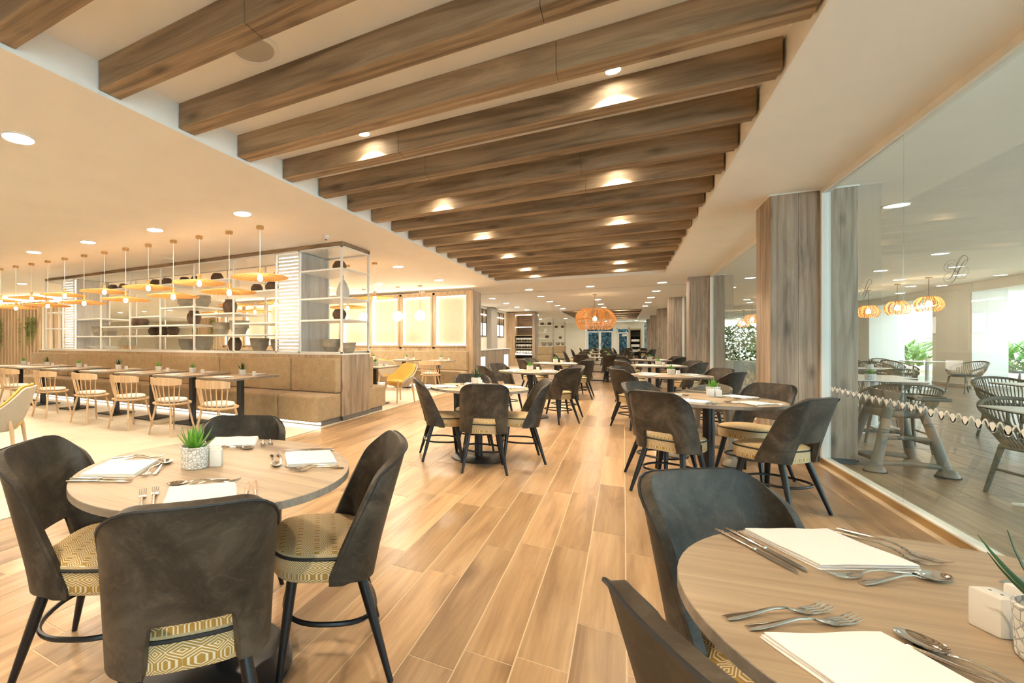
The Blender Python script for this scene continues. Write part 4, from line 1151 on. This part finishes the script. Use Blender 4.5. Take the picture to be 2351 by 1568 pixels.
for i, (x, dk_) in enumerate(BP): sh(x+.25, 5.13, 'white shaker on the %s bench table from the aisle' % ORD[i], .1)
for i in range(4): sh(FAR[i][0]+.1, FAR[i][1]+.12, 'white shaker beside the plant on the '+FAR[i][2], .3)
for i, (x, y) in enumerate([(-4.2, 8.5), (-4.02, 12.0), (-5.02, 12.0)]): sh(x, y, 'white shaker on the %s' % ['small table behind the low partition', 'first table before the glowing panels', 'second table before the glowing panels'][i], .1)

# cutlery: handle at -Y end, lying on z = 0
def mk_knife():
    t = thing('table_knife', 'steel knife', 'knife')
    MB().ell([((0, -.115, .004), .0055, .0028), ((0, -.10, .0045), .0068, .0036), ((0, -.06, .0048), .0058, .0036), ((0, -.012, .0048), .0045, .0034), ((0, -.004, .0048), .0065, .0042), ((0, .002, .0046), .004, .003)], 8).build('handle', 'steel', t, True)
    MB().loft([[(-.006, .0, .0035), (.0065, .0, .004), (.0065, .0, .0055), (-.006, .0, .005)], [(-.0075, .05, .0035), (.0075, .05, .004), (.0075, .05, .0052), (-.0075, .05, .0045)],
               [(-.007, .095, .0035), (.008, .095, .004), (.008, .095, .005), (-.007, .095, .0045)], [(.004, .115, .0038), (.0065, .115, .004), (.0065, .115, .0048), (.004, .115, .0045)]]).build('blade', 'steel', t)
    return t
def neck(L=.115): return [((0, -L, .003), .0075, .0022), ((0, -L*.85, .004), .0085, .003), ((0, -L*.5, .0075), .005, .0028), ((0, -.02, .013), .0032, .0026), ((0, .005, .012), .003, .0026), ((0, .022, .007), .0045, .0024)]
def mk_fork():
    t = thing('table_fork', 'steel fork', 'fork')
    MB().ell(neck()+[((0, .035, .0045), .0105, .0016), ((0, .05, .004), .0118, .0014)], 8).build('handle', 'steel', t, True)
    b = MB()
    for k in range(4):
        x = -.0095+.00633*k
        b.ell([((x, .048, .004), .0024, .0013), ((x, .07, .005), .0019, .0012), ((x*1.02, .085, .0085), .0015, .001), ((x*1.02, .095, .0125), .0006, .0006)], 6)
    b.build('tines', 'steel', t, True)
    return t
def mk_spoon():
    t = thing('table_spoon', 'steel spoon', 'spoon')
    MB().ell(neck()+[((0, .03, .0055), .006, .0018)], 8).build('handle', 'steel', t, True)
    b = MB(); n = 20; R = [(1.0, .0095), (.93, .0088), (.8, .0055), (.55, .0022), (.25, .0009), (0, .0006)]
    for r, z in R:
        for k in range(n): a = 2*PI*k/n; b.v.append((.0215*r*math.cos(a)*(1-.12*math.sin(a)), .058+.033*r*math.sin(a), z+.0008))
    for i in range(len(R)-1):
        for k in range(n): b.f.append((i*n+k, i*n+(k+1) % n, (i+1)*n+(k+1) % n, (i+1)*n+k))
    o = len(b.v)
    for (r, z) in R:
        for k in range(n): a = 2*PI*k/n; b.v.append((.0215*r*math.cos(a)*(1-.12*math.sin(a)), .058+.033*r*math.sin(a), z-.0006))
    for i in range(len(R)-1):
        for k in range(n): b.f.append((o+i*n+k, o+(i+1)*n+k, o+(i+1)*n+(k+1) % n, o+i*n+(k+1) % n))
    for k in range(n): b.f.append((k, o+k, o+(k+1) % n, (k+1) % n))
    b.build('bowl', 'steel', t, True)
    return t
def mk_napkin():
    t = thing('napkin', 'white napkin', 'napkin'); rnd = random.Random(5)
    for j in range(3):
        b = MB(); nx_, ny_ = 14, 12; w, d = .108-.002*j, .100-.0015*j; z0 = .0005+.0042*j
        for s_ in (0, 1):
            for i in range(nx_+1):
                for k in range(ny_+1):
                    x = -w+2*w*i/nx_; y = -d+2*d*k/ny_; e = min(i, nx_-i, 1)*min(k, ny_-k, 1)
                    z = z0+(.0004 if s_ == 0 else .0042*(.55+.45*e)+.0008*math.sin(7*x*9+j)*math.cos(5*y*9+2*j))
                    b.v.append((x+.001*math.sin(30*y+j), y+.0012*math.sin(26*x+2*j), z))
        q = (nx_+1)*(ny_+1)
        for i in range(nx_):
            for k in range(ny_):
                a = i*(ny_+1)+k; b.f.append((a, a+1, a+ny_+2, a+ny_+1)); b.f.append((q+a, q+a+ny_+1, q+a+ny_+2, q+a+1))
        rim = [i*(ny_+1) for i in range(nx_)]+[nx_*(ny_+1)+k for k in range(ny_)]+[i*(ny_+1)+ny_ for i in range(nx_, 0, -1)]+[k for k in range(ny_, 0, -1)]
        for a, c in zip(rim, rim[1:]+rim[:1]): b.f.append((a, c, q+c, q+a))
        b.build('fold', 'napkin', t, True)
    return t
kn, fk, spn, nk = mk_knife(), mk_fork(), mk_spoon(), mk_napkin()
def setting(cx, cy, fx, fy, dist, who, full=2, shift=0.0):
    """place setting for a guest facing (fx, fy); origin = napkin centre"""
    L = math.hypot(fx, fy); fx, fy = fx/L, fy/L; rx, ry = fy, -fx      # rx: guest's right
    ox, oy = cx-fx*dist+rx*shift, cy-fy*dist+ry*shift; rz = face(fx, fy)
    def at(a, c): return (ox+rx*a+fx*c, oy+ry*a+fy*c, TZ)
    place(nk, at(0, 0), rz+random.uniform(-.06, .06), 'white napkin, '+who, 'napkins')
    if full == 0: return
    place(kn, at(.138, .0), rz-.05, 'steel knife by the napkin, '+who, 'cutlery')
    place(fk, at(-.140, .01), rz+.10, 'steel fork by the napkin, '+who, 'cutlery')
    if full == 1: return
    place(kn, at(.166, .005), rz-.02, 'outer steel knife, '+who, 'cutlery')
    place(fk, at(-.172, -.005), rz+.13, 'outer steel fork, '+who, 'cutlery')
    place(spn, at(-.03, .145), rz+PI/2+.12, 'steel dessert spoon, '+who, 'cutlery')
    if full > 2: place(fk, at(.03, .125), rz-PI/2+.08, 'steel dessert fork, '+who, 'cutlery')
T1 = (-1.374, 1.321)
w1 = 'setting of the table closest to the camera'
for (nx1, ny1), f, w in [((-1.149, 1.031), (-.70, .71), 'near-side'), ((-1.66, 1.10), (.86, .5), 'stone-floor-side'), ((-1.125, 1.585), (-.78, -.62), 'aisle-side'), ((-1.625, 1.66), (.55, -.83), 'far-side')]:
    L = math.hypot(*f); f = (f[0]/L, f[1]/L); setting(nx1+f[0]*.1, ny1+f[1]*.1, f[0], f[1], .1, w+' '+w1, 3)
w2 = 'setting of the table beside the first pane'
for (nx1, ny1), f, w in [((.405, 1.495), (.50, -.87), 'far-side'), ((.335, .955), (.87, .50), 'aisle-side'), ((.86, 1.42), (-.7, -.7), 'glass-side')]:
    L = math.hypot(*f); f = (f[0]/L, f[1]/L); setting(nx1+f[0]*.1, ny1+f[1]*.1, f[0], f[1], .1, w+' '+w2, 3)
for (cx, cy), d_, fs in [((-1.36, 5.05), 'mid-aisle round table', [(-.31, .95), (-.95, -.3), (.9, .43), (.35, -.94)]), ((.63, 4.98), 'table at the first oak pillar', [(.42, .91), (.86, -.5), (-.68, -.73), (-.73, .68)])]:
    for f, w in zip(fs, ['near-side', 'second', 'third', 'far-side']): setting(cx, cy, f[0], f[1], .35, '%s setting of the %s' % (w, d_), 2)
for i, (cx, cy, d_) in enumerate(FAR[:5]):
    for (dx, dy), w in zip([(-.46, -.36), (-.46, .36), (.46, -.36), (.46, .36)], ['bench-side near', 'bench-side far', 'window-side near', 'window-side far']):
        setting(cx, cy, -dx, -dy, .34, '%s setting of the %s' % (w, d_), 1 if i < 2 else 0)
for cx, cy, d_ in COM[:3]:
    for dx in (-.42, .38):
        for sy in (-1, 1): setting(cx+dx, cy, 0, -sy, .32, '%s setting at the %s end of the %s' % ('near' if sy < 0 else 'far', 'bench' if dx < 0 else 'window', d_), 0)
for i, x in enumerate(BT):
    setting(x, 5.03, 0, 1, .33, 'chair-side setting of the %s bench table from the aisle' % ORD[i], 1)
    setting(x, 5.03, 0, -1, .33, 'bench-side setting of the %s bench table from the aisle' % ORD[i], 1)
for x, y, w in [(-4.38, 8.45, 'table behind the low partition'), (-4.28, 11.92, 'first table before the glowing panels'), (-5.28, 11.92, 'second table before the glowing panels')]:
    setting(x, y, 0, 1, .3, 'near setting of the '+w, 0); setting(x, y, 0, -1, .3, 'far setting of the '+w, 0)

# ================================================================== HIGH CHAIRS
def make_high():
    t = thing('high_chair', 'taupe plastic high chair', 'high chair')
    for sx in (-1, 1):
        b = MB()
        for sy in (-1, 1):
            b.tube([(sx*.15, sy*.10, .66), (sx*.19, sy*.16, .42), (sx*.235, sy*.235, .07)], [.033, .036, .042], 10)
            b.lathe([(.075, .012), (.07, .035), (.045, .075), (.02, .085)], 14, sx*.24, sy*.245)
        b.tube([(sx*.236, -.2, .09), (sx*.236, 0, .105), (sx*.236, .2, .09)], .026, 8)
        b.tube([(sx*.205, -.17, .33), (sx*.205, 0, .34), (sx*.205, .17, .33)], .020, 8)
        b.build('side_frame', 'plastic', t, True)
        for sy in (-1, 1): MB().lathe([(.082, 0), (.084, .013)], 14, sx*.24, sy*.245).build('foot_pad', 'plastic_dark', t)
    MB().rbox(-.21, .21, -.2, -.16, .08, .12, .01, 2).rbox(-.2, .2, .13, .16, .28, .33, .01, 2).build('cross_bar', 'plastic', t, True)
    MB().rbox(-.16, .16, -.16, .14, .52, .60, .03, 3).build('seat', 'plastic', t, True)
    b = MB(); secs = []
    for i in range(9):
        a = PI+PI*i/8; x, y = .165*math.cos(a), .17*math.sin(a)+.02
        secs.append([(x, y, .58), (x*.93, y*.93, .58), (x*1.0, y*1.02-.02, .80-.05*abs(i-4)/4), (x*1.08, y*1.08-.02, .80-.05*abs(i-4)/4)])
    b.loft(secs).build('backrest', 'plastic', t, True)
    MB().rbox(-.2, .2, .06, .30, .695, .725, .012, 3).build('tray', 'plastic', t, True)
    b = MB(); b.tube([(-.18, .08, .73), (-.185, .26, .73), (-.12, .285, .73), (.12, .285, .73), (.185, .26, .73), (.18, .08, .73)], .009, 6).build('tray_rim', 'plastic', t, True)
    return t
hc = make_high()
place(hc, (2.32, 6.68, 0), face(.985, .10), 'taupe plastic high chair on the terrace behind the glass', 'high chairs')
place(hc, (.82, 6.28, 0), face(-.45, -1), 'taupe plastic high chair behind the table at the first oak pillar', 'high chairs')

# ================================================================== TERRACE FURNITURE
def make_rope(legm='rope_frame', ns=46):
    t = thing('rope_armchair', 'rope armchair', 'chair')
    def rim(a):     # a = 0 at rear centre
        x, y = .30*math.sin(a), -.29*math.cos(a)
        k = (1+math.cos(a))/2
        return Vector((x*1.05, y*1.02-.07*k, .47+.31*k**.8))
    def low(a): return Vector((.225*math.sin(a), -.22*math.cos(a), .415))
    A = 2.25
    MB().tube([rim(-A+2*A*k/40) for k in range(41)], .016, 8).build('top_rim', 'rope_frame', t, True)
    MB().tube([low(2*PI*k/36) for k in range(36)], .015, 8, True).build('seat_ring', 'rope_frame', t, True)
    b = MB()
    for k in range(ns):
        a = -A+2*A*(k+.5)/ns
        b.tube([low(a*.98), (low(a*.98)+rim(a))/2+Vector((.02*math.sin(a), -.02*math.cos(a), -.01)), rim(a)], .0055, 5)
    tag(b.build('rope_weave', 'rope', t, True), kind='stuff')
    MB().lathe([(.20, .415), (.218, .425), (.22, .445), (.20, .46), (0, .465)], 24).build('cushion', 'grey_cushion', t, True)
    for sx in (-1, 1):
        MB().tube([(sx*.17, .17, .415), (sx*.205, .235, 0)], [.019, .014], 8).build('leg', legm, t, True)
        MB().tube([(sx*.16, -.17, .415), (sx*.19, -.27, 0)], [.019, .014], 8).build('leg', legm, t, True)
        MB().tube([(sx*.185, .2, .21), (sx*.175, -.215, .21)], .011, 6).build('stretcher', legm, t, True)
    return t
rp = make_rope()
RC = [(2.86, 5.80, .2, -1, 'tucked under the white terrace table closest to the camera'), (2.80, 7.98, .05, 1, 'behind the terrace high chair, its back to the glass'), (4.18, 12.2, -.1, 1, 'second along the terrace, its back to the camera'),
      (4.32, 9.35, .1, -1, 'tucked under the second white terrace table'), (7.25, 17.4, -.9, -.4, 'turned sideways before the white terrace column'), (6.2, 17.5, .8, .4, 'at the white round table, glass side'),
      (6.5, 19.0, .4, -.9, 'at the white round table, garden side'), (5.4, 16.4, .6, .8, 'third along the terrace tables'), (5.2, 18.6, .9, .1, 'fourth along the terrace tables'), (3.3, 10.2, 0, -1, 'across the first white slab table'), (3.2, 13.4, 0, -1, 'across the second white slab table'),
      (8.6, 17.2, -.7, .7, 'in the gap past the white column, near one'), (9.6, 18.2, -.9, .3, 'in the gap past the white column, middle one'), (9.4, 20.2, .3, -.9, 'in the gap past the white column, far one'), (10.2, 16.9, .1, 1, 'outside the terrace lintel'),
      (6.2, 22.5, -.6, .8, 'before the planting, first'), (7.0, 23.4, .6, -.8, 'before the planting, second'), (5.4, 23.2, .9, .2, 'before the planting, third'), (6.5, 25.2, .5, .8, 'before the planting, fourth'), (7.4, 26.4, -.5, .8, 'before the planting, fifth')]
for i, (x, y, fx, fy, w) in enumerate(RC): place(rp, (x, y, 0), face(fx, fy), 'taupe rope armchair '+w, 'terrace rope chairs')
def make_tt(w, d):
    t = thing('terrace_table', 'terrace table', 'table')
    MB().rbox(-w/2, w/2, -d/2, d/2, .738, .75, .003, 1).build('tabletop', 'white', t)
    MB().rbox(-w/2+.002, w/2-.002, -d/2+.002, d/2-.002, .730, .738, .002, 1).build('edge_band', 'black', t)
    MB().lathe([(.04, .05), (.035, .73)], 16).build('pole', 'white', t, True)
    b = MB()
    for k in range(4):
        a = PI/4+k*PI/2; b.tube([(0, 0, .10), (.15*math.cos(a), .15*math.sin(a), .05), (.36*math.cos(a), .36*math.sin(a), .012)], [.035, .026, .012], 8)
    b.build('foot', 'white', t, True)
    return t
tt = make_tt(.75, .75)
TT = [(2.83, 5.36, 'closest to the camera, with a beige block'), (4.36, 8.75, 'second past the glass, with a beige block'), (2.95, 9.05, 'beside the first oak column, with a bright plant'), (3.15, 9.85, 'pushed against the first slab table'), (4.1, 12.85, 'with a dark plant'), (6.92, 18.2, 'square and tall-poled before the white column'), (5.9, 20.6, 'before the planting'), (9.4, 19.0, 'in the gap past the white column'), (6.4, 24, 'by the garden planting')]
for x, y, w in TT: place(tt, (x, y, 0), 0, 'white compact terrace table '+w, 'terrace tables')
pl(j_bright, 2.81, 8.72, 'bright succulent in white pot on the terrace slab table', 0, .75); pl(j_dark, 4.05, 12.6, 'dark agave in white pot on the second terrace slab table', 0, .75)
pl(j_bright, 6.95, 18.2, 'small plant in white pot on the tall-poled terrace table', 0, .75)
nb = thing('napkin_block', 'beige block', 'holder')
MB().rbox(-.05, .05, -.045, .045, 0, .055, .004, 1).build('body', 'oak', nb)
place(nb, (2.72, 5.42, .75), .1, 'beige wooden napkin block on the terrace table closest to the camera', 'napkin blocks'); place(nb, (4.25, 8.8, .75), .1, 'beige wooden napkin block on the second terrace table', 'napkin blocks')

# planting
def bush(label, x, y, h, seed, kind, m='leaf_garden', n=70, spread=.8):
    t = thing('garden_plant' if m == 'leaf_garden' else 'hedge_shrub', label, 'plant', (x, y, 0)); rnd = random.Random(seed); b = MB(); st = MB()
    if kind == 'broad':
        for k in range(n):
            a = rnd.uniform(0, 2*PI); r = spread*math.sqrt(rnd.random()); z = h*rnd.uniform(.15, .8)
            p = Vector((r*.5*math.cos(a), r*.5*math.sin(a), z*.7)); d = Vector((math.cos(a), math.sin(a), rnd.uniform(.1, 1.4)))
            leafblade(b, p, d, Vector((0, 0, 1)), rnd.uniform(.35, .7), rnd.uniform(.05, .13))
    elif kind == 'palm':
        st.tube([(0, 0, 0), (.03, 0, h*.4), (0, .03, h*.7)], [.07, .06, .05], 7)
        for k in range(n//4):
            a = k*2.4; el = rnd.uniform(.1, 1.1); pr_ = Vector((0, .03, h*.7))
            for i in range(1, 10):
                q = i/9; p = Vector((math.cos(a)*1.1*q*math.cos(el*.6), math.sin(a)*1.1*q*math.cos(el*.6), h*.7+.75*q*math.sin(el)-.6*q*q))
                st.tube([pr_, p], .006, 4)
                for s_ in (-1, 1): leafblade(b, p, Vector((math.cos(a+s_*1.0), math.sin(a+s_*1.0), -.2)), Vector((0, 0, 1)), .34*(1-.5*q), .018)
                pr_ = p
    else:
        for k in range(n):
            a = rnd.uniform(0, 2*PI); r = spread*math.sqrt(rnd.random()); z = h*rnd.random()
            p = Vector((r*math.cos(a), r*math.sin(a), z)); leafblade(b, p, Vector((rnd.uniform(-1, 1), rnd.uniform(-1, 1), rnd.uniform(-.4, 1))), Vector((0, 0, 1)), .28, .07)
    st.tube([(0, 0, 0), (0, 0, h*.5)], .03, 6)
    st.build('stem', 'brown_pot', t); tag(b.build('foliage', m, t), kind='stuff')
GP = [(11.2, 22.6, 1.7, 'broad'), (11.0, 24.3, 1.9, 'broad'), (11.4, 20.5, 1.6, 'broad'), (10.9, 26.5, 1.7, 'palm'), (11.2, 28.4, 1.8, 'palm'), (11.0, 30, 1.7, 'broad'), (11.2, 31.7, 1.8, 'broad'), (11.0, 33.5, 2.0, 'broad'), (10.6, 36, 2.2, 'broad'), (10.5, 39, 2.4, 'broad'), (11.2, 18.4, 1.7, 'broad'), (9.6, 41, 2.4, 'broad'), (8.4, 43, 2.3, 'broad')]
for i, (x, y, h, k) in enumerate(GP):
    bush('%s in the bed by the white stone wall, %s from the terrace gap' % ('feathery palm' if k == 'palm' else 'broad-leaved green plant', ORD[i]), x, y, h, i, k, n=90 if k == 'broad' else 64, spread=.95)
for i in range(8):
    bush('leafy shrub at the far end of the terrace, %s from the glass wall' % ORD[i], 2.8+.8*i, 40+.3*(i % 3), 2.3, 40+i, 'dense', 'leaf_garden', 420, .75)
for i in range(6):
    bush('dark teal hedge shrub beyond the far glass doors, %s in the row' % ORD[i], -3.3+.85*i, 46+.2*(i % 2), 2.8, 60+i, 'dense', 'leaf_teal', 700, .75)
